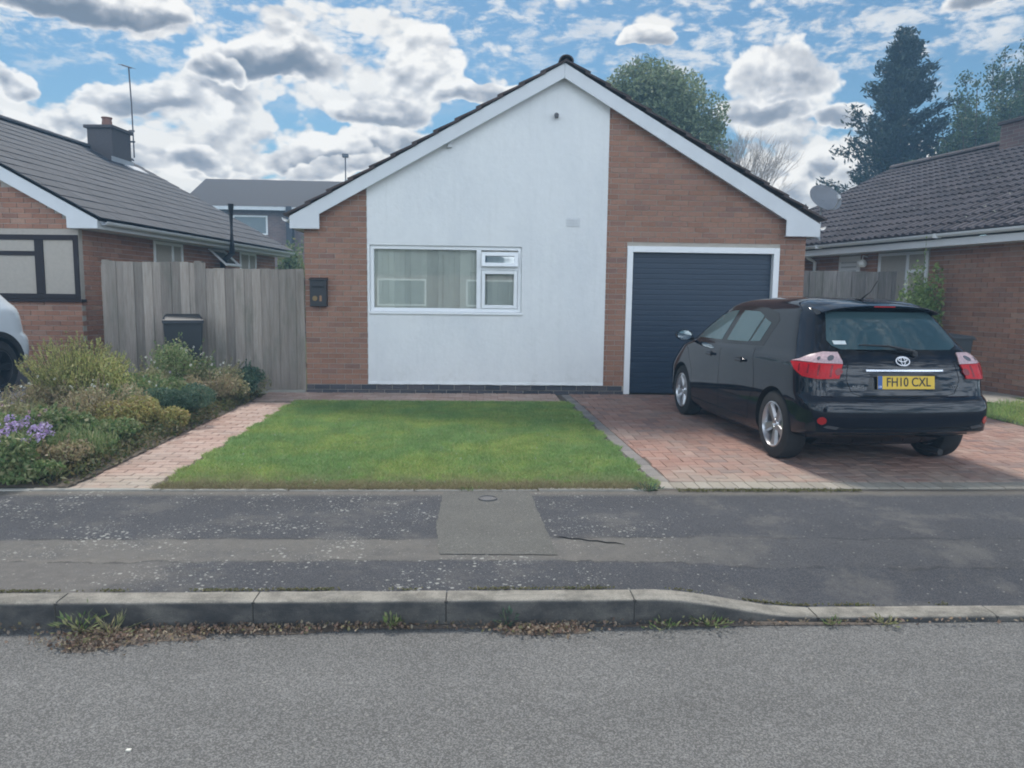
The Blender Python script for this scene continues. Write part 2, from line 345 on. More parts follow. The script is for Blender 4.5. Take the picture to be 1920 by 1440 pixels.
def woodmat(name, a, b):
    m, t = newmat(name); p = t.pos(); r = t.rnd()
    g = t.noise(t.vm('ADD', t.vm('MULTIPLY', p, (1, 1, .055)), t.comb(t.m('MULTIPLY', r, 9), 0, 0)), 55, 6, .65, .4)
    c = t.mix(t.sm(g, .3, .72), a, b)
    c = t.vm('SCALE', c, sc=t.m('ADD', .72, t.m('MULTIPLY', r, .5)))
    s = t.noise(t.vm('MULTIPLY', p, (2, 2, .5)), 2.2, 5, .65)
    c = t.mix(t.m('MULTIPLY', t.sm(s, .45, .72), .5), c, (.12, .125, .095))
    t.out(t.bsdf(c, .9, Normal=t.bump(g, .6, .01), **{'Specular IOR Level': .15})); return m
M_fence = woodmat('weathered_fence', (.275, .23, .195), (.36, .32, .28))
M_fence2 = woodmat('weathered_fence_right', (.22, .20, .19), (.34, .315, .30))
def pavermat(name, stops):
    m, t = newmat(name); p = t.pos(); c = t.ramp(t.rnd(), stops)
    n = t.noise(p, 60, 5, .65); c = t.vm('SCALE', c, sc=t.m('ADD', .72, t.m('MULTIPLY', n, .56)))
    n2 = t.noise(p, 1.1, 5, .6); c = t.mix(t.m('MULTIPLY', t.sm(n2, .42, .68), .38), c, (.30, .27, .235))
    y = t.sep(p)[1]; c = t.mix(t.m('MULTIPLY', t.sm(y, 6.6, 5.7), t.sm(t.noise(p, 2.5, 4, .6), .3, .7, 0.1, .62)), c, (.36, .33, .27))
    t.out(t.bsdf(c, .9, Normal=t.bump(n, .5, .006), **{'Specular IOR Level': .3})); return m
PV = [(0, (.25, .145, .115)), (.3, (.33, .195, .155)), (.6, (.29, .18, .145)), (.8, (.21, .14, .125)), (1, (.36, .24, .195))]
M_paver = pavermat('block_paving_red', PV)
M_pavergrey = pavermat('block_paving_grey', [(0, (.14, .13, .13)), (.5, (.19, .175, .17)), (1, (.23, .21, .195))])
M_paverbuff = pavermat('block_paving_buff', [(0, (.23, .205, .17)), (.5, (.28, .25, .21)), (1, (.32, .29, .25))])
M_pathpv = pavermat('path_paving_pink', [(0, (.34, .225, .18)), (.5, (.41, .285, .235)), (1, (.46, .34, .285))])
M_sand = pmat('jointing_sand', (.10, .085, .07), .95, .3, 15, .4, 150)
def roadmat(name, base, speck, lich=0., wear=None):
    m, t = newmat(name); p = t.pos(); xyz = t.sep(p)
    v1 = t.voro(p, 210, out='Color'); g1 = t.sep(v1)[0]
    n = t.noise(p, 320, 3, .7); big = t.noise(p, .9, 5, .6); mid = t.noise(p, 6, 5, .65)
    c = t.mix(t.sm(g1, .25, 1.0), base, speck)
    c = t.vm('SCALE', c, sc=t.m('ADD', .62, t.m('MULTIPLY', n, .7)))
    c = t.vm('SCALE', c, sc=t.m('ADD', .78, t.m('MULTIPLY', big, .44)))
    c = t.vm('SCALE', c, sc=t.m('ADD', .86, t.m('MULTIPLY', mid, .28)))
    tr_ = t.noise(t.vm('MULTIPLY', p, (.18, 1.6, 1)), 1.0, 5, .6); c = t.vm('SCALE', c, sc=t.m('ADD', .80, t.m('MULTIPLY', tr_, .40)))
    stn = t.sm(t.noise(p, 2.6, 6, .7), .60, .72); c = t.mix(t.m('MULTIPLY', stn, .22), c, t.vm('SCALE', c, sc=.55))
    big2 = t.sep(t.voro(p, 38, out='Color')); dd = t.voro(p, 38); c = t.mix(t.m('MULTIPLY', t.m('MULTIPLY', t.sm(big2[0], .90, .93), t.sm(dd, .28, .18)), .5), c, (.34, .33, .30))
    if wear: c = wear(t, c, p, xyz)
    if lich:
        d = t.voro(p, 27, rnd=1.0); cc = t.sep(t.voro(p, 27, out='Color'))
        reg = t.m('MULTIPLY', t.sm(t.noise(p, 1.9, 5, .7), .30, .66), t.m('MULTIPLY', t.sm(xyz[0], 2.3, .6, .06, 1.), 1.0))
        rad = t.m('MULTIPLY', t.m('MULTIPLY', cc[0], .38), reg)
        sp = t.sm(t.m('SUBTRACT', rad, t.m('ADD', d, t.m('MULTIPLY', t.m('SUBTRACT', n, .5), .16))), -.05, .05)
        d2 = t.voro(p, 70); cc2 = t.sep(t.voro(p, 70, out='Color'))
        sp2 = t.sm(t.m('SUBTRACT', t.m('MULTIPLY', t.m('MULTIPLY', cc2[1], .42), reg), d2), -.04, .06)
        c = t.mix(t.m('MULTIPLY', t.m('MAXIMUM', sp, t.m('MULTIPLY', sp2, .8)), lich), c, (.40, .40, .37))
    h = t.m('ADD', t.m('MULTIPLY', g1, .6), n)
    t.out(t.bsdf(c, .88, Normal=t.bump(h, .55, .008), **{'Specular IOR Level': .35})); return m
def pwear(t, c, p, xyz):
    n = t.noise(p, 1.1, 7, .68); n2 = t.noise(p, 4, 6, .7); n3 = t.noise(p, 14, 5, .7)
    y = t.m('ADD', t.m('ADD', xyz[1], t.m('MULTIPLY', t.m('SUBTRACT', n, .5), .30)), t.m('MULTIPLY', t.m('SUBTRACT', n3, .5), .05))
    band = t.m('MULTIPLY', t.sm(y, 3.99, 4.03), t.sm(y, 4.42, 4.37))
    fade = t.sm(t.m('ADD', xyz[0], t.m('MULTIPLY', n2, .8)), 2.3, 1.1, .12, 1.0)
    c = t.mix(t.m('MULTIPLY', t.m('MULTIPLY', band, fade), t.sm(n2, .2, .6, .25, .62)), c, t.vm('SCALE', (.20, .185, .16), sc=t.m('ADD', .55, t.m('MULTIPLY', n3, .8))))
    l = t.m('MULTIPLY', t.sm(t.m('ADD', xyz[0], t.m('MULTIPLY', n2, 1.2)), -.7, -1.3), t.sm(y, 4.1, 4.0))
    c = t.mix(t.m('MULTIPLY', l, .60), c, t.vm('SCALE', (.185, .17, .15), sc=t.m('ADD', .6, t.m('MULTIPLY', n3, .8))))
    e1 = t.sm(t.m('ABSOLUTE', t.m('SUBTRACT', y, 4.40)), .022, .004); e2 = t.sm(t.m('ABSOLUTE', t.m('SUBTRACT', y, 4.01)), .018, .003)
    brk = t.sm(n2, .42, .55)
    c = t.mix(t.m('MULTIPLY', t.m('MAXIMUM', e1, e2), t.m('MULTIPLY', brk, .6)), c, (.028, .028, .030))
    wp_ = t.sm(t.noise(t.vm('ADD', p, (3, 9, 0)), 2.0, 6, .7), .50, .66); c = t.mix(t.m('MULTIPLY', wp_, .42), c, (.155, .147, .135))
    e = t.m('MULTIPLY', t.sm(t.m('ADD', xyz[1], t.m('MULTIPLY', n3, .08)), 5.36, 5.50), .65); c = t.mix(e, c, (.19, .17, .14))
    return c
M_pave = roadmat('pavement_tarmac', (.046, .048, .056), (.088, .090, .098), .75, pwear)
M_road = roadmat('road_asphalt', (.108, .106, .102), (.245, .242, .234))
M_patch = roadmat('patch_tarmac', (.105, .103, .094), (.16, .157, .143))
M_drivetar = roadmat('drive_tarmac', (.075, .075, .08), (.15, .15, .155))
M_slab = pmat('path_concrete', (.33, .30, .26), .93, .2, 4, .4, 90)
M_soil = pmat('soil', (.105, .085, .062), .97, .35, 14, .8, 60)
def leafmat(name, stops, rough=.6, trans=.25):
    m, t = newmat(name); c = t.ramp(t.n('ShaderNodeNewGeometry').outputs['Random Per Island'], stops)
    n = t.noise(t.pos(), 1.7, 4, .6); c = t.vm('SCALE', c, sc=t.m('ADD', .6, t.m('MULTIPLY', n, .8)))
    b = t.bsdf(c, rough, **{'Specular IOR Level': .3}); tr = t.n('ShaderNodeBsdfTranslucent'); t.put(tr.inputs[0], t.vm('SCALE', c, sc=1.25))
    mx = t.n('ShaderNodeMixShader'); mx.inputs[0].default_value = trans; t.t.links.new(b, mx.inputs[1]); t.t.links.new(tr.outputs[0], mx.inputs[2])
    t.out(mx.outputs[0]); return m
def stops(*cs):
    return [(i/(len(cs)-1), c) for i, c in enumerate(cs)]
def grassmat():
    m, t = newmat('grass'); p = t.pos(); r = t.n('ShaderNodeNewGeometry').outputs['Random Per Island']
    c = t.ramp(r, stops((.15, .27, .09), (.19, .32, .11), (.22, .35, .12), (.26, .37, .14), (.31, .36, .17)))
    a = t.noise(p, 1.1, 4, .6); b = t.noise(p, 4.5, 5, .65)
    c = t.vm('SCALE', c, sc=t.m('ADD', .55, t.m('MULTIPLY', b, .9)))
    c = t.mix(t.m('MULTIPLY', t.sm(a, .40, .62), .75), c, t.vm('MULTIPLY', c, (1.5, 1.2, 1.0)))
    y = t.sep(p)[1]; dry = t.m('MULTIPLY', t.sm(y, 6.3, 5.6), t.sm(t.noise(p, 5, 5, .65), .36, .58))
    d2 = t.sm(t.noise(t.vm('ADD', p, (7, 3, 0)), 2.1, 5, .65), .60, .74)
    c = t.mix(t.m('MAXIMUM', t.m('MULTIPLY', dry, .75), t.m('MULTIPLY', d2, .40)), c, (.30, .27, .16))
    bs = t.bsdf(c, .7, **{'Specular IOR Level': .25}); tr = t.n('ShaderNodeBsdfTranslucent'); t.put(tr.inputs[0], t.vm('SCALE', c, sc=1.2))
    mx = t.n('ShaderNodeMixShader'); mx.inputs[0].default_value = .3; t.t.links.new(bs, mx.inputs[1]); t.t.links.new(tr.outputs[0], mx.inputs[2]); t.out(mx.outputs[0]); return m
M_grass = grassmat()
M_drygrass = leafmat('dry_grass', stops((.20, .17, .09), (.30, .25, .15), (.13, .14, .06)), .8, .2)
M_bark = pmat('bark', (.085, .068, .052), .95, .3, 12, .7, 50)
def glassmat(name, tint=(.9, .95, .95), refl=.0, rough=.0):
    m, t = newmat(name); fr = t.n('ShaderNodeFresnel'); fr.inputs[0].default_value = 1.5
    f = t.m('ADD', fr.outputs[0], refl, clamp=True)
    g = t.n('ShaderNodeBsdfGlossy'); g.inputs[1].default_value = rough; g.inputs[0].default_value = (1, 1, 1, 1)
    tr = t.n('ShaderNodeBsdfTransparent'); tr.inputs[0].default_value = (*tint, 1)
    mx = t.n('ShaderNodeMixShader'); t.put(mx.inputs[0], f); t.t.links.new(tr.outputs[0], mx.inputs[1]); t.t.links.new(g.outputs[0], mx.inputs[2])
    t.out(mx.outputs[0]); return m
M_glass = glassmat('window_glass', (.93, .96, .96), .11)
M_blind = pmat('vertical_blind', (.88, .85, .76), .85, .10, 4, rnd=.16)
M_curtain = pmat('cream_blind', (.56, .55, .47), .85, .05, 5, rnd=.05)
M_room = pmat('room_wall_grey', (.5, .5, .47), .9, .2, 2)

# ================================================================== SETTING: ground, road, pavement
def sstep(a, b, v):
    t = min(1, max(0, (v-a)/(b-a))); return t*t*(3-2*t)
def hz(x, y):      # the plots rise gently on the left, a little on the right
    return .26*sstep(-3.6, -5.4, x)*sstep(5.7, 11.6, y) + .09*sstep(6.2, 7.4, x)*sstep(7, 10.5, y)
def dropk(x):      # dropped kerb at the driveway
    return .095*sstep(.85, 1.65, x)
def zp(x, y):      # pavement surface
    return -dropk(x)*sstep(4.35, 3.6, y)
def grid(xs, ys, zf):
    V = [(x, y, zf(x, y)) for y in ys for x in xs]; n = len(xs); F = []
    for j in range(len(ys)-1):
        for i in range(n-1): F.append((j*n+i, j*n+i+1, (j+1)*n+i+1, (j+1)*n+i))
    me = bpy.data.meshes.new('grid'); me.from_pydata(V, [], F); me.update(); return me
lin = lambda a, b, n: [a+(b-a)*i/(n-1) for i in range(n)]
M_field = pmat('rough_turf', (.075, .10, .04), .95, .4, 1.5, .6, 20)
xs = [-900, -200, -60, -20]+lin(-12, 12, 25)+[20, 60, 200, 900]
g = link('ground', grid(xs, [5.45]+lin(6, 22, 17)+[40, 120, 400, 1200], lambda x, y: hz(x, y)-.035), M_field, smooth=60); tag(g, kind='structure')
ZR = -.125
road = link('road', grid([-300, -60]+lin(-12, 12, 25)+[60, 300], [-7.5]+lin(-6.5, 3.5, 11), lambda x, y: ZR+.05*(1-((y+2)/5.6)**2)*.8 if y > -7.4 else ZR), M_road, smooth=60); tag(road, kind='structure')
pv = link('pavement', grid([-300, -60, -14]+lin(-8, 8, 81)+[14, 60, 300], lin(3.585, 5.50, 25), zp), M_pave, smooth=60); tag(pv, kind='structure')
fg = link('ground', grid([-900, -60, 60, 900], [-600, -60, -9.0], lambda x, y: -.05), M_field); tag(fg, kind='structure')
fp = link('pavement', grid([-300, 300], [-9.0, -7.49], lambda x, y: 0.0), M_pave); tag(fp, kind='structure')
# kerb stones
kb = empty('kerb', (0, 3.47, 0), kind='structure')
kx = -.137
def kerbstone(x0, x1):
    n = 8; mb = MB(); prof = [(0, -.30), (0, -.018), (.006, -.006), (.020, 0), (.122, 0.002), (.122, -.30)]
    for i in range(n+1):
        x = x0+(x1-x0)*i/n; d = dropk(x); w = (random.random()-.5)*.003
        for (y, z) in prof: mb.v.append((x, y+w, z - d + (random.random()-.5)*.003))
    m = len(prof)
    for i in range(n):
        for j in range(m): k = (j+1) % m; mb.f.append((i*m+j, i*m+k, (i+1)*m+k, (i+1)*m+j))
    mb.f += [tuple(range(m)), tuple(n*m+j for j in reversed(range(m)))]
    return mb
def kerbmat():
    m, t = newmat('kerb_concrete_worn'); p = t.pos(); n = t.noise(p, 7, 6, .65); f = t.noise(p, 140, 4, .7)
    c = t.mix(t.sm(n, .35, .7), (.33, .305, .26), (.17, .158, .135)); c = t.vm('SCALE', c, sc=t.m('ADD', .35, t.m('MULTIPLY', f, 1.3))); st = t.noise(t.vm('MULTIPLY', p, (1, 6, 1)), 2.3, 6, .7); c = t.mix(t.m('MULTIPLY', t.sm(st, .48, .7), .6), c, (.12, .115, .105))
    sp = t.sm(t.voro(p, 75), .22, .10); c = t.mix(t.m('MULTIPLY', sp, .5), c, (.50, .47, .40))
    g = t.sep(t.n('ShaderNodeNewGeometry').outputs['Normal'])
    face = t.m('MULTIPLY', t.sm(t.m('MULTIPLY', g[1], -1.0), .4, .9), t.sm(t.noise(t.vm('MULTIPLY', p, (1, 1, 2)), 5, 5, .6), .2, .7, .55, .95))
    c = t.mix(face, c, (.040, .041, .044))      # shade of the upright face painted into the colour, patchily
    t.out(t.bsdf(c, .93, Normal=t.bump(f, .7, .01))); return m
M_kerb = kerbmat()
for i in range(-9, 10):
    x0 = kx+.900*i+.003; x1 = kx+.900*(i+1)-.004
    kerbstone(x0, x1).obj('kerbstone', M_kerb, kb, smooth=50)
M_joint = pmat('joint_mortar', (.05, .048, .045), .95)
for i in range(-9, 11):
    x0 = kx+.900*i; d = dropk(x0)
    MB().box((x0-.008, .003, -.3), (x0+.008, .121, -.0035-d)).obj('joint', M_joint, kb)
for s in (-1, 1):
    mb = MB(); a, b = ((-300, kx-8.1-.004) if s < 0 else (kx+9+.003, 300)); mb.box((a, 0, -.3), (b, .122, -.003 if s < 0 else -.098)); o = mb.obj('kerbstone', M_kerb, kb); o['kind'] = 'stuff'
# pavement repairs
def sheet(name, poly, z, mat, parent=None, kind='structure', jag=.0):
    P = []
    for i in range(len(poly)):
        a = Vector(poly[i]); b = Vector(poly[(i+1) % len(poly)]); n = max(1, int((b-a).length/.05)) if jag else 1
        for k in range(n):
            q = a+(b-a)*k/n; P.append((q.x+(random.random()-.5)*jag, q.y+(random.random()-.5)*jag))
    bm = bmesh.new(); vs = [bm.verts.new((x, y, z if not callable(z) else z(x, y))) for x, y in P]; f = bm.faces.new(vs); bmesh.ops.triangulate(bm, faces=[f])
    bmesh.ops.recalc_face_normals(bm, faces=bm.faces); me = bpy.data.meshes.new(name); bm.to_mesh(me); bm.free()
    if me.polygons[0].normal.z < 0: me.flip_normals()
    o = link(name, me, mat, parent)
    if kind: o['kind'] = kind
    return o
sheet('pavement_patch', [(-.24, 5.46), (.40, 5.46), (.425, 4.75), (.46, 4.10), (-.20, 4.12), (-.245, 4.6)], .004, M_patch, jag=.012)
o = MB().tube([(.47+.05*i, 4.42-.018*i+(.01 if i % 2 else -.006), .0045) for i in range(9)], [.001]+[.0035]*7+[.001], 5).obj('crack', pmat('crack_dark', (.02, .02, .02), .95), pv)
o = MB().lathe([(0, 0), (0, .058), (.005, .060), (.005, .064), (.0, .068), (-.02, .070)], 'z', 24, (.085, 5.27, .008)).obj('stopcock_cover', pmat('cast_iron', (.07, .07, .075), .6, .3, 60, .4, 200), None, 30)
tag(o, 'small round iron stopcock cover set in the pale pavement patch', 'cover')
# edging between pavement and plots
ed = empty('edging_kerb', (0, 5.5, 0), kind='structure')
for i in range(-9, 10):
    x0 = -.45+.915*i
    if x0 > 1.3: continue
    x1 = min(x0+.909, 1.28); w = (random.random()-.5)*.012
    MB().box((x0, w, -.2), (x1, .05+w, .006+random.random()*.006)).obj('edging_stone', M_conc, ed, bevel=.006)
# ------------------------------------------------------------------ lawn, soil, drives
lawn_poly = [(-2.33, 5.56), (1.37, 5.56), (1.22, 10.30), (-2.40, 10.06)]
lw = sheet('lawn', lawn_poly, -.004, pmat('lawn_soil', (.12, .17, .07), .95, .35, 5, .5, 60))
tag(sheet('lawn_verge', [(-2.33, 5.552), (1.36, 5.552), (1.35, 5.63), (-2.33, 5.63)], .003, M_soil, jag=.02), kind='structure')
# driveway
dv = empty('driveway', (1.40, 5.6, 0), kind='structure')
sheet('bedding', [(-.03, -.05), (5.4, -.05), (5.5, 3.0), (6.0, 5.56), (-.30, 5.56), (-.17, 4.7)], -.012, M_sand, dv, None)
def herring(x0, x1, y0, y1, z, keep=None):
    out = []; W_ = .1; g = .004
    n = int((y1-y0)/W_)+4; m = int((x1-x0)/W_)+4
    for j in range(-2, n):
        for i in range(-4, m):
            k = (i+j) % 4   # 90 degree herringbone on a 100 mm lattice (depth x across, period 4)
            if k == 0: cx, cy, sx, sy = x0+(i+1)*W_, y0+(j+.5)*W_, .2, .1
            elif k == 2: cx, cy, sx, sy = x0+(i+.5)*W_, y0+(j+1)*W_, .1, .2
            else: continue
            xe = x0-.031*(cy-.2)
            if cx-sx/2 < xe-.001 or cx+sx/2 > x1+.001 or cy-sy/2 < y0-.001 or cy+sy/2 > y1+.001:
                # cut blocks at the border
                a, b, c, d = max(cx-sx/2, xe), min(cx+sx/2, x1), max(cy-sy/2, y0), min(cy+sy/2, y1)
                if b-a < .03 or d-c < .03: continue
                cx, sx, cy, sy = (a+b)/2, b-a, (c+d)/2, d-c
            if keep and not keep(cx, cy): continue
            out.append(TRS(cx, cy, z-.03+(random.random()-.5)*.004, sx-g, sy-g, .06, (random.random()-.5)*.012, (random.random()-.5)*.02, (random.random()-.5)*.02))
    return out
def hc_keep(cx, cy): return True
P = herring(.125, 5.2, .21, 5.50, 0.0)
pieces(dv, 'paving_block', P, M_paver, 300, 'block')
# grey border block row along the lawn, buff soldier course at the front
pieces(dv, 'border_block', [TRS(.06-.031*(y-.2), y, -.03+(random.random()-.5)*.004, .116, .196, .06, R(1.8)) for y in np.arange(.31, 5.5, .2)], M_pavergrey, 300, 'block')
pieces(dv, 'front_border_block', [TRS(x, .10, -.03+(random.random()-.5)*.004, .096, .196, .06, (random.random()-.5)*.01) for x in np.arange(.055, 5.3, .1)], M_paverbuff, 300, 'block')
# path: along the lawn, then along the house front
pt = empty('path', (-2.68, 5.6, 0), kind='structure')
sheet('bedding', [(-.34, -.04), (.36, -.04), (.27, 4.50), (3.86, 4.62), (3.86, 5.56), (-.34, 5.56)], -.012, M_sand, pt, None)
def stretcher(x0, x1, y0, y1, along='y'):
    out = []; W_ = .1; L_ = .2
    if along == 'y':
        for i, cx in enumerate(np.arange(x0+.05, x1, W_)):
            y = y0 - (0 if i % 2 else .1)
            while y < y1:
                a, b = max(y, y0), min(y+L_, y1); y += L_
                if b-a > .03: out.append(TRS(cx, (a+b)/2, -.03+(random.random()-.5)*.005, W_-.004, b-a-.004, .06, (random.random()-.5)*.012, (random.random()-.5)*.02, (random.random()-.5)*.02))
    else:
        for i, cy in enumerate(np.arange(y0+.05, y1, W_)):
            x = x0 - (0 if i % 2 else .1)
            while x < x1:
                a, b = max(x, x0), min(x+L_, x1); x += L_
                if b-a > .03: out.append(TRS((a+b)/2, cy, -.03+(random.random()-.5)*.006, b-a-.007, W_-.007, .06, (random.random()-.5)*.012, (random.random()-.5)*.02, (random.random()-.5)*.02))
    return out
pp = stretcher(-.32, .30, -.03, 4.45, 'x') + stretcher(-.32, 3.84, 4.62, 5.50, 'x')
pieces(pt, 'path_block', pp, M_pathpv, 300, 'block')
# bed soil
bed_poly = [(-2.965, 5.56), (-2.965, 10.85), (-4.6, 10.9), (-4.7, 9.0), (-5.15, 7.6), (-5.9, 6.6), (-5.9, 5.56)]
sheet('flower_bed_soil', bed_poly, lambda x, y: hz(x, y)+.012, M_soil, jag=.02)
# neighbour's tarmac drive on the left, path and verge on the right
dl = link('driveway', grid(lin(-16, -4.2, 24), lin(5.56, 12.5, 22), lambda x, y: hz(x, y)+.002), M_drivetar, smooth=60); tag(dl, kind='structure')
def strip(name, pts, mat, dz, kind='structure'):
    return tag(sheet(name, pts, lambda x, y: hz(x, y)+dz, mat), kind=kind)
strip('path', [(7.9-.195*(9.5-9.5)-.75, 9.3), (8.1, 9.3), (6.9, 15.6), (6.1, 15.6)], M_slab, .012)
strip('verge', [(6.30, 8.1), (8.4, 8.1), (8.0, 9.9), (7.35, 9.32), (6.72, 12.2), (6.45, 12.2)], pmat('verge_turf', (.075, .10, .04), .95, .4, 5, .6, 40), .004)

# ================================================================== MAIN HOUSE
YF = 11.12
def gz(X): return X*.9875
def gzz(z): return 1.44+(z-1.44)*.9875
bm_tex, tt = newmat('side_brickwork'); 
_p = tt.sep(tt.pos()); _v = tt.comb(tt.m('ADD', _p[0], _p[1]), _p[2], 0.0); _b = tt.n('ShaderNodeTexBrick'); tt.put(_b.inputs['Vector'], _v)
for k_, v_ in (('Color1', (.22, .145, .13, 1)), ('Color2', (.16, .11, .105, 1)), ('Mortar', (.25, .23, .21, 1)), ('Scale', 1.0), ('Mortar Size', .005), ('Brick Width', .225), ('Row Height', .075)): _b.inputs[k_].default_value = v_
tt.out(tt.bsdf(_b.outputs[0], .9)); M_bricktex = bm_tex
house = empty('bungalow', (0, 0, 0), label='bungalow with a white rendered gable, brick sides and a dark garage door, in the middle', cat='house')
house.location = (0, YF, 0)
def wp(poly, y0, y1, name, mat, parent=house, **k): return MB().prism(poly, y0, y1).obj(name, mat, parent, **k)
AX = 1.21; XL, XR = -2.46, 4.80
def roofz(x): return 4.60-.563*abs(x-AX)
# backing walls (mortar shows in the joints); local y=0 is the brick face
MB().prism([(XL+.004, 0), (-1.57, 0), (-1.57, roofz(-1.57)), (XL+.004, roofz(XL))], .009, .10).obj('mortar_wall', M_mortar, house)
mb = MB(); mb.prism([(1.86, 0), (2.18, 0), (2.18, 2.16), (4.41, 2.16), (4.41, 0), (XR-.004, 0), (XR-.004, roofz(XR)), (1.86, roofz(1.86))], .009, .10)
mb.obj('mortar_wall', M_mortar, house)
mb = MB(); mb.prism([(.102, 0), (8.2, 0), (8.2, 2.42), (.102, 2.42)], XL, XL+.1, 'x'); mb.prism([(.102, 0), (8.2, 0), (8.2, 2.42), (.102, 2.42)], XR-.1, XR, 'x')
mb.prism([(XL, 0), (XR, 0), (XR, 2.5), (AX, 4.6), (XL, 2.5)], 8.1, 8.2)
mb.obj('side_wall', M_bricktex, house)
# bricks
def brickfield(x0, x1, z0, z1, zb, top=None, phase=0.0, y=0.05, holes=()):
    out = []; k = 0; z = zb
    while z < z1:
        if z+.065 > z0+.01:
            off = (.1125 if k % 2 else 0)+phase
            n0 = int(math.floor((x0-off)/.225))
            for n in range(n0, n0+int((x1-x0)/.225)+3):
                ivs = [(max(off+n*.225, x0), min(off+n*.225+.215, x1))]
                for hx0, hx1, hz0, hz1 in holes:
                    if z+.065 > hz0 and z < hz1:
                        nv = []
                        for a, b in ivs:
                            if b <= hx0 or a >= hx1: nv.append((a, b))
                            else:
                                if a < hx0: nv.append((a, hx0))
                                if b > hx1: nv.append((hx1, b))
                        ivs = nv
                for a, b in ivs:
                    if b-a < .025: continue
                    if top and min(top(a), top(b)) < z+.065: continue
                    out.append(TRS((a+b)/2, y+(random.random()-.5)*.003, z+.0325, b-a, .10, .065, 0, (random.random()-.5)*.01))
        z += .075; k += 1
    return out
rt_ = lambda x: roofz(x)-.01
B = brickfield(XL, -1.575, .125, 4, .125, rt_) + brickfield(1.865, XR, .125, 4.6, .125, rt_, holes=[(2.165, 4.425, 0, 2.175)])
pieces(house, 'brick', B, M_brick, 300)
pl = []
for z in (-.025, .05):
    off = 0 if z < 0 else .1125; x = XL-off
    while x < 2.18:
        a, b = max(x, XL), min(x+.215, 2.165)
        if b-a > .03: pl.append(TRS((a+b)/2, .044+(random.random()-.5)*.003, z+.0325, b-a, .10, .065))
        x += .225
for x in (4.53, 4.70): pl += [TRS(x, .044, .0825, .17, .10, .065), TRS(x, .044, .0075, .17, .10, .065)]
pieces(house, 'plinth_brick', pl, M_blue, 300)
MB().box((-1.57, .010, 0), (2.17, .10, .118)).obj('mortar_wall', M_mortar, house)
# white rendered panel, cut round the window
PX0, PX1 = -1.572, 1.862; WX0, WX1, WZ0, WZ1 = -1.537, .640, 1.150, 2.128
mb = MB(); yf, yb = -.014, .10
def cell(x0, x1, z0, zt): mb.prism([(x0, z0), (x1, z0), (x1, zt(x1)), (x0, zt(x0))], yf, yb)
c1 = lambda v: (lambda x: v)
cell(PX0, WX0, .17, roofz); cell(WX0, WX1, .17, c1(WZ0)); cell(WX0, WX1, WZ1, roofz); cell(WX1, AX, .17, roofz); cell(AX, PX1, .17, roofz)
rp = mb.obj('render_panel', M_render, house)
# bell-cast drip at the foot, slightly ragged
mb = MB(); xs_ = lin(PX0, PX1, 70)
for i, x in enumerate(xs_):
    z = .128+(random.random()-.5)*.008
    mb.v += [(x, -.0135, .175), (x, -.030, z), (x, .05, z), (x, .05, .175)]
for i in range(len(xs_)-1):
    for j in range(4): k = (j+1) % 4; mb.f.append((i*4+j, i*4+k, i*4+4+k, i*4+4+j))
mb.f += [(0, 1, 2, 3), (len(xs_)*4-1, len(xs_)*4-2, len(xs_)*4-3, len(xs_)*4-4)]
mb.obj('render_bellcast', M_render, house)
# air brick grille painted over
gr = MB()
for i in range(4):
    for j in range(3): gr.box((1.278+i*.048, -.028, 2.432+j*.040), (1.278+i*.048+.034, -.0145, 2.432+j*.040+.024))
gr.box((1.270, -.017, 2.424), (1.470, -.0142, 2.550)); gr.obj('air_vent', pmat('painted_vent', (.66, .67, .68), .85, .1, 20), house)
# barge boards and soffit boxes
def BG(p): return [(gz(x), gzz(z)) for x, z in p]
OB = -.14
L1 = BG([(-2.66, 2.34), (-2.246, 2.34), (-2.246, 2.545), (AX-.002, 4.487), (AX-.002, 4.687), (-2.66, 2.51)])
R1 = BG([(5.0, 2.34), (5.0, 2.52), (AX+.002, 4.687), (AX+.002, 4.487), (4.50, 2.57), (4.50, 2.34)])
for pl_ in (L1, R1): wp(pl_, OB, OB+.022, 'barge_board', M_barge)
# soffit under the verge, box returns
mb = MB()
for s in (-1, 1):
    a = BG([(AX, 4.53)])[0]; b = BG([(-2.23 if s < 0 else 4.48, 2.60)])[0]
    n = [a, b, (b[0], b[1]+.012), (a[0], a[1]+.012)]
    mb.prism(n, OB+.022, .0)
mb.obj('verge_soffit', M_soffit, house)
for x0, x1 in ((-2.63, -2.25), (4.47, 4.94)):
    MB().box((x0, OB+.022, 2.332), (x1, 8.3, 2.345)).obj('eaves_soffit', M_soffit, house)
for x in (-2.632, 4.925):
    MB().box((x, OB+.022, 2.332), (x+.018, 8.3, 2.50)).obj('fascia', M_barge, house)
# roof
def tilefield(xe, ze, xr, zr, y0, y1, w=.30, gauge=.33, th=.026, stagger=True, lift=.032):
    L_ = math.hypot(xr-xe, zr-ze); ang = math.atan2(zr-ze, abs(xr-xe)); sgn = 1 if xr > xe else -1; out = []
    nc = int(round(L_/gauge)); gauge = L_/nc
    for i in range(nc):
        s = (i+.5)*gauge-.02; x = xe+sgn*s*math.cos(ang); z = ze+s*math.sin(ang)+.035
        y = y0 - (w/2 if (stagger and i % 2) else 0)
        while y < y1-.02:
            a, b = max(y, y0), min(y+w, y1); y += w
            if b-a < .05: continue
            tilt = math.atan2(lift, gauge+.07)
            M = Matrix.Translation((x, (a+b)/2, z+(random.random()-.5)*.004)) @ Matrix.Rotation(-sgn*(ang-tilt)+(random.random()-.5)*.01, 4, 'Y') @ Matrix.Rotation(math.pi/2 if sgn < 0 else -math.pi/2, 4, 'Z')
            # local x runs along the row (world y), local y along the slope
            out.append(M @ Matrix.Diagonal((b-a-.003, gauge+.07, th, 1)))
    return out
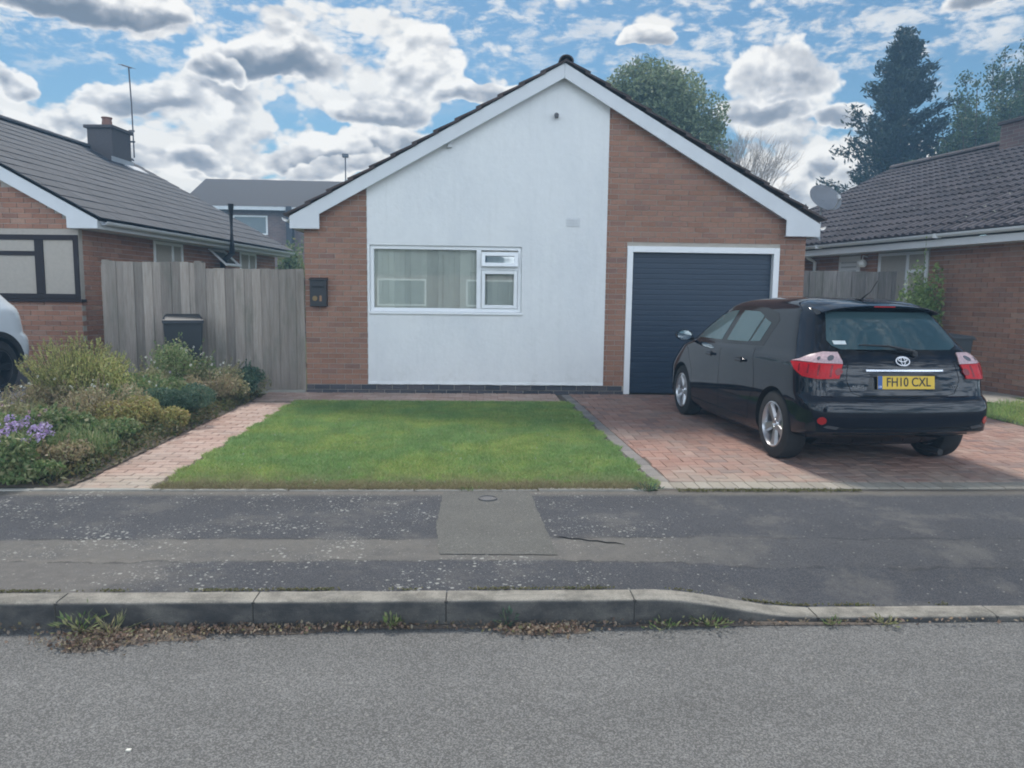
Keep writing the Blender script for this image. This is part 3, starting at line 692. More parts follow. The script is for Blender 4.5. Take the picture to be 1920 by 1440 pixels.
def ridge_tiles(parent, x, z, y0, y1, mat, r=.115, L_=.45):
    mb = MB(); n = 8
    arc = [(r*math.cos(math.pi*k/n), r*.85*math.sin(math.pi*k/n)) for k in range(n+1)]; arc2 = [(a*.82, b*.82) for a, b in reversed(arc)]
    mb.prism(arc+arc2, 0, 1); me = mb.mesh('ridge_tile'); me.materials.append(mat); out = []
    y = y0
    while y < y1: out.append(Matrix.Translation((x, y, z+(random.random()-.5)*.006)) @ Matrix.Diagonal((1, L_-.008, 1, 1))); y += L_
    pieces(parent, 'ridge_tile', out, mat, 300, me=me)
zt = lambda x: gzz(4.687)-.561*abs(x-AX)
for nm, xe in (('left', gz(-2.68)), ('right', gz(5.03))):
    ze = zt(xe)+.008; T = tilefield(xe, ze, AX, zt(AX)+.008, OB-.04, 8.35)
    mb = MB(); mb.prism([(xe+.02*(1 if xe < AX else -1), ze-.05), (xe+.02*(1 if xe < AX else -1), ze-.012), (AX, zt(AX)-.008), (AX, zt(AX)-.05)], OB+.03, 8.3).obj('roof_deck', M_tileM, house)
    pieces(house, 'roof_tile', T, M_tileM, 150, 'box')
ridge_tiles(house, AX, zt(AX)+.010, OB-.05, 8.2, M_tileM, r=.105)
# gutters
def gutter(parent, x, z, y0, y1, mat, r=.055, name='gutter'):
    n = 10; arc = [(x+r*math.cos(math.pi+math.pi*k/n), z+r*math.sin(math.pi+math.pi*k/n)) for k in range(n+1)]; arc2 = [(x+(a-x)*.88, z+(b-z)*.88) for a, b in reversed(arc)]
    return MB().prism(arc+arc2, y0, y1).obj(name, mat, parent, smooth=40)
gutter(house, gz(-2.735), 2.485, -.06, 8.3, M_upvc); gutter(house, gz(5.09), 2.485, -.02, 8.3, M_upvc)
# ------------------------------------------------------------------ main window
win = MB()
def frame(mb, x0, x1, z0, z1, w, y0, y1):
    mb.box((x0, y0, z0), (x0+w, y1, z1)); mb.box((x1-w, y0, z0), (x1, y1, z1)); mb.box((x0+w, y0, z0), (x1-w, y1, z0+w)); mb.box((x0+w, y0, z1-w), (x1-w, y1, z1)); return mb
W0 = WX0+.002; W1 = WX1-.002; Z0 = 1.185; Z1 = WZ1-.002
frame(win, W0, W1, Z0, Z1, .052, .020, .085)
win.box((-.01, .018, Z0+.052), (.055, .085, Z1-.052)); win.box((.055, .020, 1.790), (W1-.052, .085, 1.845))
wobj = win.obj('window', M_upvc, house, bevel=.004)
def child(mb, name, mat, parent, **k): return mb.obj(name, mat, parent, **k)
child(MB().box((WX0-.005, -.045, 1.148), (WX1+.02, .085, 1.183)), 'sill', M_upvc, wobj, bevel=.005)
# lower casement
child(frame(MB(), .062, W1-.058, Z0+.056, 1.786, .050, .000, .060), 'sash', M_upvc, wobj, bevel=.006)
# top vent, ajar: hinged along its top edge
Mv = Matrix.Translation((0, .0, 2.045)) @ Matrix.Rotation(R(-13), 4, 'X') @ Matrix.Translation((0, 0, -2.045))
mb = MB()
for lo, hi in (((.058, -.02, 1.835), (.112, .035, 2.045)), ((W1-.108, -.02, 1.835), (W1-.054, .035, 2.045)), ((.112, -.02, 1.835), (W1-.108, .035, 1.889)), ((.112, -.02, 1.99), (W1-.108, .035, 2.045))): mb.box(lo, hi, Mv)
child(mb, 'vent_sash', M_upvc, wobj, bevel=.005)
child(MB().box((.112, .004, 1.889), (W1-.108, .008, 1.99), Mv), 'pane', M_glass, wobj)
child(MB().box((W0+.052, .050, Z0+.052), (-.01, .056, Z1-.052)), 'pane', M_glass, wobj)
child(MB().box((.112, .030, Z0+.106), (W1-.108, .036, 1.736)), 'pane', M_glass, wobj)
# vertical blinds and the room behind
bl = []
x = W0+.06; ang = .35
while x < W1-.05:
    a = R(7)+random.gauss(0, .14)
    if random.random() < .1: a += .5
    bl.append(TRS(x, .108+random.random()*.008, (Z0+Z1)/2, .086, .0015, Z1-Z0-.06, a, (random.random()-.5)*.02)); x += .079
pieces(wobj, 'blind_slat', bl, M_blind, 300)
mb = MB(); x0, x1, y0, y1, z0, z1 = WX0-.3, WX1+.3, .101, 3.2, .3, 2.3
mb.box((x0-.05, y0, z0), (x0, y1, z1)); mb.box((x1, y0, z0), (x1+.05, y1, z1)); mb.box((x0, y1, z0), (x1, y1+.05, z1)); mb.box((x0, y0, z0-.05), (x1, y1, z0)); mb.box((x0, y0, z1), (x1, y1, z1+.05))
mb.obj('room_wall', M_room, house)
# ------------------------------------------------------------------ garage door
gf = MB(); gx0, gx1 = 2.172, 4.418
gf.box((gx0, -.012, 0.001), (gx0+.085, .13, 2.165)); gf.box((gx1-.085, -.012, 0.001), (gx1, .13, 2.165)); gf.box((gx0+.085, -.012, 2.080), (gx1-.085, .13, 2.165))
gfo = gf.obj('garage_frame', M_upvc, house, bevel=.004)
gd = MB().box((gx0+.085, .094, 0.003), (gx1-.085, .115, 2.08)).obj('garage_door', M_door, house)
prof = [(-.5, -.42), (-.34, -.5), (.34, -.5), (.5, -.42), (.5, .5), (-.5, .5)]      # (z, y) of a slat
me = MB(); me.prism([(y, z) for z, y in prof], -.5, .5, 'x'); me = me.mesh('slat'); me.materials.append(M_door)
nsl = 27; pieces(gd, 'slat', [TRS((gx0+gx1)/2, .086, .012+(i+.5)*(2.066/nsl), gx1-gx0-.176, .014, 2.066/nsl-.003) for i in range(nsl)], M_door, 300, me=me)
MB().box((gx0+.087, .078, .003), (gx1-.087, .093, .012)).obj('bottom_seal', M_black, gd)
# ------------------------------------------------------------------ things on the front wall
pb = empty('letter_box', (-2.256, YF-.005, 1.448), label='black wall-mounted letter box on the brick strip left of the window', cat='letter box')
MB().box((-.118, -.10, -.205), (.118, 0, .165)).obj('box', M_black, pb, bevel=.008)
MB().prism([(-.118, .166), (-.125, .166), (-.125, .180), (0.0, .205), (.005, .166)], -.125, .125, 'x').obj('lid', M_black, pb)
MB().box((-.085, -.1045, .06), (.085, -.1005, .085)).obj('slot', pmat('slot_dark', (.005, .005, .005), .8), pb)
MB().lathe([(-.1045, 0), (-.1045, .035), (-.100, .038)], 'y', 20, (-.045, 0, -.09)).obj('emblem', pmat('aged_brass', (.22, .15, .07), .5, .2, 30, metal=.5), pb)
MB().box((.02, -.1042, -.13), (.05, -.1005, -.05)).obj('emblem', pmat('newspaper_orange', (.30, .16, .08), .7, .2, 30), pb)
sl = empty('security_sensor', (1.10, YF-.02, 3.965), label='small grey sensor high on the white gable under the roof peak', cat='sensor')
MB().lathe([(0, .028), (-.03, .034), (-.035, .0)], 'y', 16).obj('base', pmat('grey_plastic', (.16, .16, .165), .5), sl, 40)
MB().box((-.026, -.085, -.045), (.026, -.035, .010)).obj('head', pmat('grey_plastic_dark', (.08, .08, .085), .5), sl, bevel=.008)
wb = empty('wall_bracket', (-.40, YF-.02, 3.54), label='small white cable bracket on the white gable just under the left barge board', cat='bracket')
MB().box((-.03, -.05, -.05), (.03, .0, .02)).obj('plate', M_soffit, wb, bevel=.004); MB().tube([(0, -.05, .0), (.06, -.07, .06), (.12, -.06, .10)], .012).obj('arm', M_soffit, wb, 40)
# satellite dish on a pole at the right eaves
ds = empty('satellite_dish', (5.39, 12.0, 2.35), label='grey oval satellite dish on a short pole above the right-hand eaves', cat='satellite dish')
MB().tube([(0, 0, .0), (0, 0, .55)], .016, 10).obj('pole', M_steel, ds, 40); MB().tube([(-.33, -.02, .03), (0, 0, .05)], .014, 8).obj('bracket', M_steel, ds, 40)
Md = Matrix.Translation((0, -.04, .62)) @ Euler((R(62), 0, R(18))).to_matrix().to_4x4()
mb = MB(); nr, nt = 6, 36
for i in range(nr+1):
    r_ = i/nr
    for k in range(nt): a = 2*math.pi*k/nt; p = Md @ Vector((.30*r_*math.cos(a), .235*r_*math.sin(a), .075*r_*r_)); mb.v.append(tuple(p))
for i in range(nr):
    for k in range(nt): mb.f.append((i*nt+k, i*nt+(k+1) % nt, (i+1)*nt+(k+1) % nt, (i+1)*nt+k))
dish = mb.obj('dish', pmat('dish_grey', (.19, .20, .22), .6, .1, 6), ds, 50); so = dish.modifiers.new('thick', 'SOLIDIFY'); so.thickness = .006
a0 = Md @ Vector((0, -.2, .03)); a1 = Md @ Vector((0, -.19, .30)); MB().tube([a0, Md @ Vector((0, -.26, .16)), a1], .010).obj('arm', M_steel, ds, 40)
MB().tube([a1, Md @ Vector((0, -.12, .31))], .03, 10).obj('receiver_head', pmat('lnb', (.55, .55, .55), .5), ds, 40)

# ================================================================== NEIGHBOUR HOUSES
lh = empty('bungalow', (-5.88, 11.7, 0), -.09, 'brick bungalow with brown-framed corner window and grey roof, at the left edge', 'house')
BZ = .22
MB().box((-7.4, .009, BZ-.3), (-.004, .10, 2.5)).obj('mortar_wall', M_mortar, lh)
MB().prism([(-7.4, 2.5), (0, 2.5), (-3.72, 4.45)], .009, .10).obj('mortar_gable', M_mortar, lh)
MB().box((-.10, .10, BZ-.3), (-.009, 8.2, 2.42)).obj('mortar_wall', M_mortar, lh)
MB().prism([(-7.4, 0), (-.11, 0), (-.11, 2.45), (-3.72, 4.4), (-7.4, 2.45)], 8.1, 8.2).obj('rear_wall', M_bricktex, lh); MB().box((-7.4, .1, 0), (-7.3, 8.1, 2.42)).obj('side_wall', M_bricktex, lh)
lr = lambda x: 2.50+.537*(-x if x > -3.72 else 7.44+x)-.06+.05
B = brickfield(-3.4, 0, BZ, 4.3, BZ+.01, lambda x: 2.50+.537*min(-x, 7.44+x), holes=[(-2.42, .1, 1.27, 2.26)])
pieces(lh, 'brick', [m for m in B], M_brick2, 150)
B2 = []
for m in brickfield(.10, 8.2, BZ, 2.34, BZ+.01, None, .03, holes=[(2.15, 3.28, 1.20, 2.32), (5.95, 6.95, 1.2, 2.34)]):
    l, q, s = m.decompose(); B2.append(TRS(-.05+(random.random()-.5)*.003, l.x, l.z, .10, s.x, s.z))
pieces(lh, 'brick', B2, M_brick2, 150)
# barge
def LB(side):
    if side > 0: p = [(.38, 2.33), (.38, 2.45), (-3.718, 4.651), (-3.718, 4.451), (-.08, 2.495), (-.08, 2.33)]
    else: p = [(-7.82, 2.33), (-7.36, 2.33), (-7.36, 2.495), (-3.722, 4.451), (-3.722, 4.651), (-7.82, 2.45)]
    return p
for s in (1, -1): MB().prism(LB(s), -.14, -.118).obj('barge_board', M_barge, lh)
MB().box((-.06, -.117, 2.325), (.36, 8.3, 2.337)).obj('eaves_soffit', M_soffit, lh); MB().box((.345, -.117, 2.325), (.363, 8.3, 2.44)).obj('fascia', M_barge, lh)
gutter(lh, .425, 2.435, -.05, 8.35, M_barge)
mb = MB(); mb.prism([(.34, 2.405), (.34, 2.445), (-3.72, 4.645), (-3.72, 4.605)], -.10, 8.3); mb.prism([(-7.80, 2.405), (-7.80, 2.445), (-3.72, 4.645), (-3.72, 4.605)], -.10, 8.3); mb.obj('roof_deck', M_tileL, lh)
T = tilefield(.41, 2.465, -3.72, 4.67, -.18, 8.38, lift=.011, th=.012)
pieces(lh, 'roof_tile', T, M_tileL, 300)
T = tilefield(-7.85, 2.465, -3.72, 4.67, -.18, 8.38); pieces(lh, 'roof_tile', T, M_tileL, 0)
ridge_tiles(lh, -3.72, 4.70, -.18, 8.3, M_tileL, r=.10)
# brown corner window: front face
bw = MB(); frame(bw, -2.40, -.012, 1.30, 2.24, .075, -.012, .07)
bw.box((-.675, -.012, 1.375), (-.545, .07, 2.165)); bw.box((-1.9, -.012, 1.935), (-.675, .07, 2.0)); bw.box((-2.0, -.012, 1.375), (-1.9, .07, 2.165))
bwo = bw.obj('window', M_brownframe, lh, bevel=.005)
MB().box((-2.42, -.06, 1.255), (.04, .07, 1.298)).obj('sill', M_brownframe, bwo, bevel=.004)
for a, b, c, d in ((-.545, -.087, 1.375, 2.165), (-1.9, -.675, 2.0, 2.165), (-1.9, -.675, 1.375, 1.935), (-2.325, -2.0, 1.375, 2.165)):
    MB().box((a, .03, c), (b, .036, d)).obj('pane', M_glass, bwo)
    x = a+.02; S = []
    while x < b+.02: S.append(TRS(x, .085, (c+d)/2, .078, .0015, d-c-.01, R(10)+random.gauss(0, .05))); x += .07
    pieces(bwo, 'blind_slat', S, M_curtain, 300)
MB().box((-2.38, .135, 1.31), (-.03, .15, 2.23)).obj('room_wall', M_room, lh)
def side_window(parent, y0, y1, z0, z1, x, split, nm='window', d=1, fw=.05, open_=False):
    """framed window in a wall whose face is the plane x; d = outward direction"""
    mb = MB(); X0, X1 = sorted((x-.06*d, x+.012*d))
    mb.box((X0, y0, z0), (X1, y0+fw, z1)); mb.box((X0, y1-fw, z0), (X1, y1, z1)); mb.box((X0, y0+fw, z0), (X1, y1-fw, z0+fw)); mb.box((X0, y0+fw, z1-fw), (X1, y1-fw, z1)); mb.box((X0, split-fw/2, z0+fw), (X1, split+fw/2, z1-fw))
    o = mb.obj(nm, M_upvc, parent)
    MB().box(tuple(sorted((x-.03*d, x-.035*d))[:1])+(y0+fw, z0+fw), (max(x-.03*d, x-.035*d), y1-fw, z1-fw)).obj('pane', M_glass, o)
    a, b = sorted((x-.12*d, x-.13*d)); MB().box((a, y0+.01, z0+.01), (b, y1-.01, z1-.01)).obj('curtain', M_blind if d > 0 else M_room, o)
    return o
side_window(lh, 2.18, 3.25, 1.2, 2.31, 0, 2.86)
side_window(lh, 5.98, 6.93, 1.2, 2.33, 0, 6.5)
# a vent sash standing open, and the black flue pipe
fo = MB(); Mo = Matrix.Translation((0, 4.35, 2.29)) @ Matrix.Rotation(R(-48), 4, 'Y')
for lo, hi in (((.0, 0, -.5), (.03, .06, 0)), ((0, .70, -.5), (.03, .76, 0)), ((0, .06, -.06), (.03, .70, 0)), ((0, .06, -.5), (.03, .70, -.44))): fo.box(lo, hi, Mo)
foo = fo.obj('vent_sash', M_upvc, lh); MB().box((.012, .06, -.44), (.017, .70, -.06), Mo).obj('pane', M_glass, foo)
fl = MB().tube([(.12, 4.75, 1.2), (.12, 4.75, 2.05), (.50, 4.35, 2.22), (.50, 4.35, 3.20)], .062, 12).obj('flue_pipe', M_black, lh, 40)
# chimney
ch = MB(); ch.box((-3.70, 6.50, 4.0), (-3.12, 7.30, 5.13)); cho = ch.obj('chimney', pmat('backlit_masonry', (.085, .075, .078), .9, .25, 22, .4, 60), lh)  # brick colour darkened to stand in for the backlit shade
MB().box((-3.755, 6.44, 5.131), (-3.065, 7.36, 5.20)).obj('cap', bpy.data.materials['backlit_masonry'], cho, bevel=.01)
MB().lathe([(0, .11), (.02, .12), (.20, .10), (.22, .12), (.24, .12), (.24, .08), (.1, .08)], 'z', 20, (-3.42, 6.85, 5.20)).obj('chimney_pot', pmat('terracotta', (.22, .11, .08), .8, .2), cho, 40)
MB().prism([(6.44, 4.30), (7.36, 4.30), (7.36, 4.50), (6.44, 4.50)], -3.119, -3.10, 'x').obj('lead_flashing', pmat('lead', (.33, .34, .36), .5, .15), cho)
MB().prism([(-3.11, 4.29), (-2.86, 4.26), (-2.86, 4.275), (-3.11, 4.42)], 6.9, 7.6).obj('lead_flashing', pmat('lead_dull', (.40, .41, .43), .5, .15), cho)
an = empty('aerial', (0, 0, 0), label='thin television aerial on a tall mast beside the left-hand chimney', cat='aerial')
PWl = Matrix.LocRotScale(lh.location, lh.rotation_euler, (1, 1, 1)); ab = PWl @ Vector((-3.02, 7.25, 4.6)); an.location = ab
M_aer = pmat('aerial_metal', (.10, .105, .12), .6, .1, 9)
MB().tube([(0, 0, 0), (-.01, 0, 1.2), (-.04, 0, 2.1)], .017, 8).obj('mast', M_aer, an, 40)
MB().tube([(.06, -.1, 2.04), (-.30, .25, 2.20)], .018, 6).obj('boom', M_aer, an, 40)
mb = MB()
for i in range(7):
    t_ = i/6; c = Vector((.06-.36*t_, -.1+.35*t_, 2.04+.16*t_)); mb.tube([c+Vector((-.07, -.07, 0)), c+Vector((.07, .07, 0))], .005, 5)
mb.obj('element', M_aer, an)
mb = MB(); mb.box((-.10, -.02, .35), (.03, .02, .39)); mb.box((-.10, -.02, .60), (.03, .02, .64)); mb.obj('lashing_bracket', M_aer, an)

rh = empty('bungalow', (8.13, 9.5, 0), .193, 'brick bungalow with a dark rolled-tile roof and white gutter, at the right edge', 'house')
MB().box((.009, -1.6, -.1), (.10, 9.1, 2.40)).obj('mortar_wall', M_mortar, rh)
MB().box((.10, -1.6, -.1), (8.2, -1.5, 2.4)).obj('front_wall', M_bricktex, rh); MB().box((8.2, -1.6, -.1), (8.3, 9.1, 2.4)).obj('side_wall', M_bricktex, rh)
MB().prism([(.10, 2.4), (8.2, 2.4), (4.1, 4.45)], 8.98, 9.08).obj('rear_gable', M_bricktex, rh); MB().prism([(.10, 2.4), (8.2, 2.4), (4.1, 4.45)], -1.58, -1.5).obj('front_gable', M_bricktex, rh)
B3 = []
for m in brickfield(-1.6, 9.1, .0, 2.3, .07, None, 0, holes=[(3.10, 4.35, 1.18, 2.27), (4.80, 5.44, 0, 2.26)]):
    l, q, s = m.decompose(); B3.append(TRS(.05+(random.random()-.5)*.003, l.x, l.z, .10, s.x, s.z))
prj = lambda w: abs((w-CAMP).length - 11.0) if w.y < 10.6 else (w-CAMP).length-11.0
pieces(rh, 'brick', B3, M_brick2, 300, vis=lambda w: (w-CAMP).length if (w.x/max(w.y, .1) < .735) else 100+(w-CAMP).length)
so_ = MB().box((-.34, -1.7, 2.285), (.0, 9.2, 2.297)).obj('eaves_soffit', M_soffit, rh)
MB().box((-.355, -1.7, 2.285), (-.337, 9.2, 2.395)).obj('fascia', M_upvc, rh)
MB().box((-.360, -1.7, 2.405), (-.341, 9.2, 2.44)).obj('fascia', pmat('dark_gap', (.03, .03, .035), .8), rh)  # dark strip standing in for the shaded gap above the fascia
gutter(rh, -.415, 2.475, -1.75, 9.2, M_upvc, r=.058)
mb = MB(); mb.tube([(-.415, 6.05, 2.42), (-.415, 6.05, 2.36), (-.20, 6.10, 2.24), (-.05, 6.13, 2.18), (-.05, 6.13, .1)], .033, 10); mb.obj('downpipe', M_upvc, rh, 40)
for y_ in (-.5, 2.5, 5.5, 8.0): MB().box((-.478, y_, 2.41), (-.352, y_+.05, 2.478)).obj('gutter_joint', M_upvc, rh)
mb = MB(); mb.prism([(-.36, 2.43), (-.36, 2.47), (4.1, 4.635), (4.1, 4.595)], -1.65, 9.05); mb.prism([(8.56, 2.43), (8.56, 2.47), (4.1, 4.635), (4.1, 4.595)], -1.65, 9.05); mb.obj('roof_deck', M_tileR, rh)
T = tilefield(-.41, 2.485, 4.1, 4.665, -1.7, 9.15, w=.33, gauge=.31, th=.05, stagger=False)
pieces(rh, 'roof_tile', T, M_tileR, 300, 'roman', vis=lambda w: (w-CAMP).length if (w.x/max(w.y, .1) < .74) else 100+(w-CAMP).length)
T = tilefield(8.61, 2.485, 4.1, 4.665, -1.7, 9.15, w=.33, gauge=.31, th=.05, stagger=False); pieces(rh, 'roof_tile', T, M_tileR, 0, 'roman')
ridge_tiles(rh, 4.1, 4.70, -1.7, 9.1, M_tileR, r=.11)
wr = side_window(rh, 3.14, 4.32, 1.2, 2.26, 0, 3.60, d=-1)
MB().box((-.012, 3.19, 1.90), (.06, 3.575, 1.955)).obj('transom', M_upvc, wr)
dr = MB().box((-.012, 4.82, .08), (.05, 5.42, 2.25)).obj('side_door', M_upvc, rh)
for i in range(3): MB().box((-.020, 4.90, 1.95+i*.085), (-.0125, 5.34, 1.98+i*.085)).obj('door_moulding', pmat('door_shadow_grey', (.45, .46, .47), .4), dr)
lm = MB(); lm.lathe([(0, .05), (.03, .075), (.08, .08), (.13, .05), (.15, 0)], 'z', 16, (-.11, 4.62, 2.03)); lm.tube([(0, 4.62, 2.22), (-.10, 4.62, 2.24), (-.11, 4.62, 2.18)], .012); lm.obj('wall_lamp', pmat('opal_glass', (.75, .75, .72), .3), rh, 40)
rc = MB().box((3.75, 4.6, 4.2), (4.45, 5.6, 5.02)).obj('chimney', M_bricktex, rh); MB().box((3.70, 4.55, 5.021), (4.50, 5.65, 5.09)).obj('cap', bpy.data.materials['backlit_masonry'], rc, bevel=.01)  # cap reuses the darkened backlit colour
rw = MB().box((-.02, -1.6, -.05), (.006, 9.1, .065)).obj('plinth', M_conc, rh)

# far two-storey houses seen between the gables
M_fartile = roofmat('far_roof_tile', (.030, .030, .036), (.042, .042, .05), .1)
fh = empty('two_storey_house', (-9.55, 36, .28), 0.02, 'dark-roofed brick house far behind, seen between the left and middle bungalows', 'house')
MB().box((-2.6, .01, 0), (4.5, 8, 4.9)).obj('wall', M_bricktex, fh)
MB().prism([(-.5, 4.93), (.0, 4.93), (3.6, 6.65), (3.6, 6.72)], -3.9, 4.7, 'x').obj('roof', M_fartile, fh); MB().prism([(7.7, 4.93), (7.2, 4.93), (3.6, 6.65), (3.6, 6.72)], -3.9, 4.7, 'x').obj('roof', M_fartile, fh)
MB().prism([(.02, 4.9), (7.2, 4.9), (3.6, 6.5)], -3.2, 4.3, 'x').obj('gable_wall', M_bricktex, fh)
MB().box((-3.6, -.52, 4.82), (4.7, -.49, 4.97)).obj('fascia', M_barge, fh)
side = MB(); 
for (a, b, c, d) in ((-1.6, -.05, 3.75, 4.62), (1.6, 2.6, 3.75, 4.62)):
    mb = MB(); mb.box((a, -.03, c), (a+.07, .05, d)); mb.box((b-.07, -.03, c), (b, .05, d)); mb.box((a+.07, -.03, c), (b-.07, .05, c+.07)); mb.box((a+.07, -.03, d-.07), (b-.07, .05, d)); o = mb.obj('window', M_upvc, fh)
    MB().box((a+.07, .0, c+.07), (b-.07, .006, d-.07)).obj('pane', pmat('far_glass', (.16, .19, .20), .35, .2, 3), o)
MB().box((.9, -.6, 2.4), (1.15, .0, 5.0)).obj('downpipe', M_blue, fh)
fe = empty('aerial', (-6.12, 36.5, 6.3), label='small pole-top aerial on the far dark roof, against the clouds', cat='aerial')
MB().tube([(0, 0, -.1), (0, 0, 1.45)], .03, 8).obj('mast', M_aer, fe, 40); MB().box((-.14, -.1, 1.35), (.14, .1, 1.52)).obj('receiver_head', M_aer, fe, bevel=.03)
# house on the other side of the street (seen only as a reflection in glass and paint)
oh = empty('bungalow', (-1.5, -12.5, 0), math.pi, 'bungalow across the street, mirrored in the window panes', 'house')
MB().box((-4.5, 0, -.05), (4.5, .2, 2.5)).obj('wall', M_bricktex, oh); MB().prism([(-5, 2.4), (5, 2.4), (0, 5.0)], -.1, 6, 'y').obj('roof', M_tileM, oh)
for a in (-3.2, .8):
    mb = MB(); frame(mb, a, a+2.2, .9, 2.1, .07, -.04, .02); o = mb.obj('window', M_upvc, oh); MB().box((a+.07, -.02, .97), (a+2.13, -.01, 2.03)).obj('pane', pmat('dark_glass', (.08, .09, .1), .1), o)

# ================================================================== CARS
def paint(name, col, flake=0.):
    m, t = newmat(name); n = t.noise(t.pos(), 3, 3, .5)
    c = t.vm('SCALE', col, sc=t.m('ADD', .9, t.m('MULTIPLY', n, .2)))
    dust = t.m('MULTIPLY', t.sm(t.sep(t.pos())[2], .6, .15), .10); d2 = t.mix(dust, c, (.06, .06, .06))
    r = t.m('ADD', .05, t.m('MULTIPLY', dust, .8))
    t.out(t.bsdf(d2, r, **{'Specular IOR Level': .5})); return m
M_carblack = paint('black_car_paint', (.004, .006, .012))
M_carwhite = paint('white_car_paint', (.62, .65, .68))
M_tyre = pmat('tyre_rubber', (.020, .020, .021), .85, .2, 20, .3, 120)
M_alloy = pmat('alloy', (.50, .51, .53), .28, .08, 8, metal=.85)
M_alloyblack = pmat('alloy_black', (.025, .025, .028), .3, .1, 8, metal=.3)
M_arch = pmat('arch_liner', (.008, .008, .008), .95)
M_gloss = pmat('gloss_black_trim', (.006, .006, .007), .08, .1, 3, spec=.35)
M_seam = pmat('panel_gap', (.002, .002, .002), .9)
def carglass(name, col):
    m, t = newmat(name); p = t.pos(); n = t.noise(t.vm('MULTIPLY', p, (1, 1, 1)), 2.2, 4, .5)
    c = t.mix(n, col, tuple(v*1.6 for v in col)); t.out(t.bsdf(c, .03, **{'Specular IOR Level': .6})); return m
M_carglass = carglass('car_window_tint', (.040, .075, .085))
M_rearglass = carglass('rear_window_tint', (.030, .056, .064))
M_red = pmat('tail_lamp_red', (.50, .008, .014), .28, .4, 40, spec=.25)
M_redrib = pmat('lens_deep_red', (.20, .006, .010), .2, .4, 40, spec=.4)
M_clear = pmat('tail_lamp_clear', (.50, .36, .38), .25, .6, 55, spec=.3)
M_reflector = pmat('reflector_red', (.33, .012, .012), .25, .1, 80, coat=.5)
M_plate = pmat('number_plate_yellow', (.72, .47, .03), .4, .05, 20)
M_plateblue = pmat('plate_band_blue', (.03, .10, .32), .4); M_ink = pmat('plate_ink', (.012, .012, .012), .5)

LEV = [ # z, y rear, y front, half width, rear corner radius, front corner radius, rear bow
 (.165, .50, 4.06, .800, .20, .45, .05), (.20, .44, 4.15, .835, .22, .50, .06), (.27, .33, 4.22, .862, .24, .55, .07), (.315, .12, 4.23, .868, .24, .56, .07), (.36, .020, 4.24, .874, .25, .58, .07),
 (.50, .000, 4.245, .880, .26, .60, .07), (.575, .006, 4.235, .881, .26, .60, .07), (.625, .022, 4.22, .881, .27, .60, .07), (.650, .050, 4.20, .880, .28, .62, .065), (.665, .075, 4.19, .879, .28, .62, .06),
 (.72, .090, 4.15, .878, .28, .65, .06), (.79, .100, 4.07, .876, .28, .68, .06), (.85, .112, 3.95, .873, .28, .65, .06), (.90, .128, 3.80, .868, .28, .55, .06),
 (.94, .145, 3.58, .858, .28, .45, .06), (.975, .165, 3.42, .838, .28, .40, .06), (1.01, .195, 3.34, .812, .29, .36, .065), (1.06, .235, 3.25, .788, .30, .34, .07),
 (1.12, .290, 3.15, .758, .30, .32, .075), (1.20, .360, 3.01, .716, .29, .30, .08), (1.28, .435, 2.86, .675, .28, .28, .08), (1.35, .505, 2.72, .638, .27, .26, .075), (1.40, .56, 2.60, .608, .26, .25, .07),
 (1.435, .62, 2.48, .576, .25, .24, .06), (1.460, .70, 2.34, .535, .23, .22, .05), (1.482, .84, 2.14, .470, .20, .20, .04), (1.498, 1.03, 1.92, .38, .16, .18, .03), (1.508, 1.24, 1.70, .25, .10, .10, .01)]
def contour(yr, yf, w, rr, rf, bow):
    P = []
    def x_at(y): t = (y-(yr+yf)/2)/((yf-yr)/2); return w*(1-.022*t*t)
    nb, nc, ns = 10, 8, 26
    for i in range(nb+1):               # rear face left -> right (x from -(w-rr*.8) to +)
        xx = -(w-rr*.75)+2*(w-rr*.75)*i/nb; P.append((xx, yr+bow*(xx/w)**2))
    xe = (w-rr*.75); ye = yr+bow*(xe/w)**2
    for i in range(1, nc):
        a = math.pi/2*i/nc; P.append((xe+(x_at(yr+rr+bow)-xe)*math.sin(a), ye+(yr+bow+rr-ye)*(1-math.cos(a))))
    for i in range(ns+1):
        y = (yr+bow+rr)+(yf-rf-(yr+bow+rr))*i/ns; P.append((x_at(y), y))
    xf = (w-rf*.85); fb = .12*min(1, w)
    for i in range(1, nc):
        a = math.pi/2*i/nc; P.append((x_at(yf-rf)-(x_at(yf-rf)-xf)*(1-math.cos(a)), (yf-rf)+(rf-fb*(xf/w)**2)*math.sin(a)))
    for i in range(nb+1):
        xx = xf-2*xf*i/nb; P.append((xx, yf-fb*(xx/w)**2))
    h = []
    for i in range(nc-1, 0, -1):
        a = math.pi/2*i/nc; h.append((-(x_at(yf-rf)-(x_at(yf-rf)-xf)*(1-math.cos(a))), (yf-rf)+(rf-fb*(xf/w)**2)*math.sin(a)))
    P += h
    for i in range(ns, -1, -1):
        y = (yr+bow+rr)+(yf-rf-(yr+bow+rr))*i/ns; P.append((-x_at(y), y))
    for i in range(nc-1, 0, -1):
        a = math.pi/2*i/nc; P.append((-(xe+(x_at(yr+rr+bow)-xe)*math.sin(a)), ye+(yr+bow+rr-ye)*(1-math.cos(a))))
    return P
def resample(L):
    out = []
    for a, b in zip(L, L[1:]):
        k = 2 if b[0]-a[0] > .05 else 1
        for i in range(k): t = i/k; out.append(tuple(a[j]+(b[j]-a[j])*t for j in range(7)))
    return out+[L[-1]]
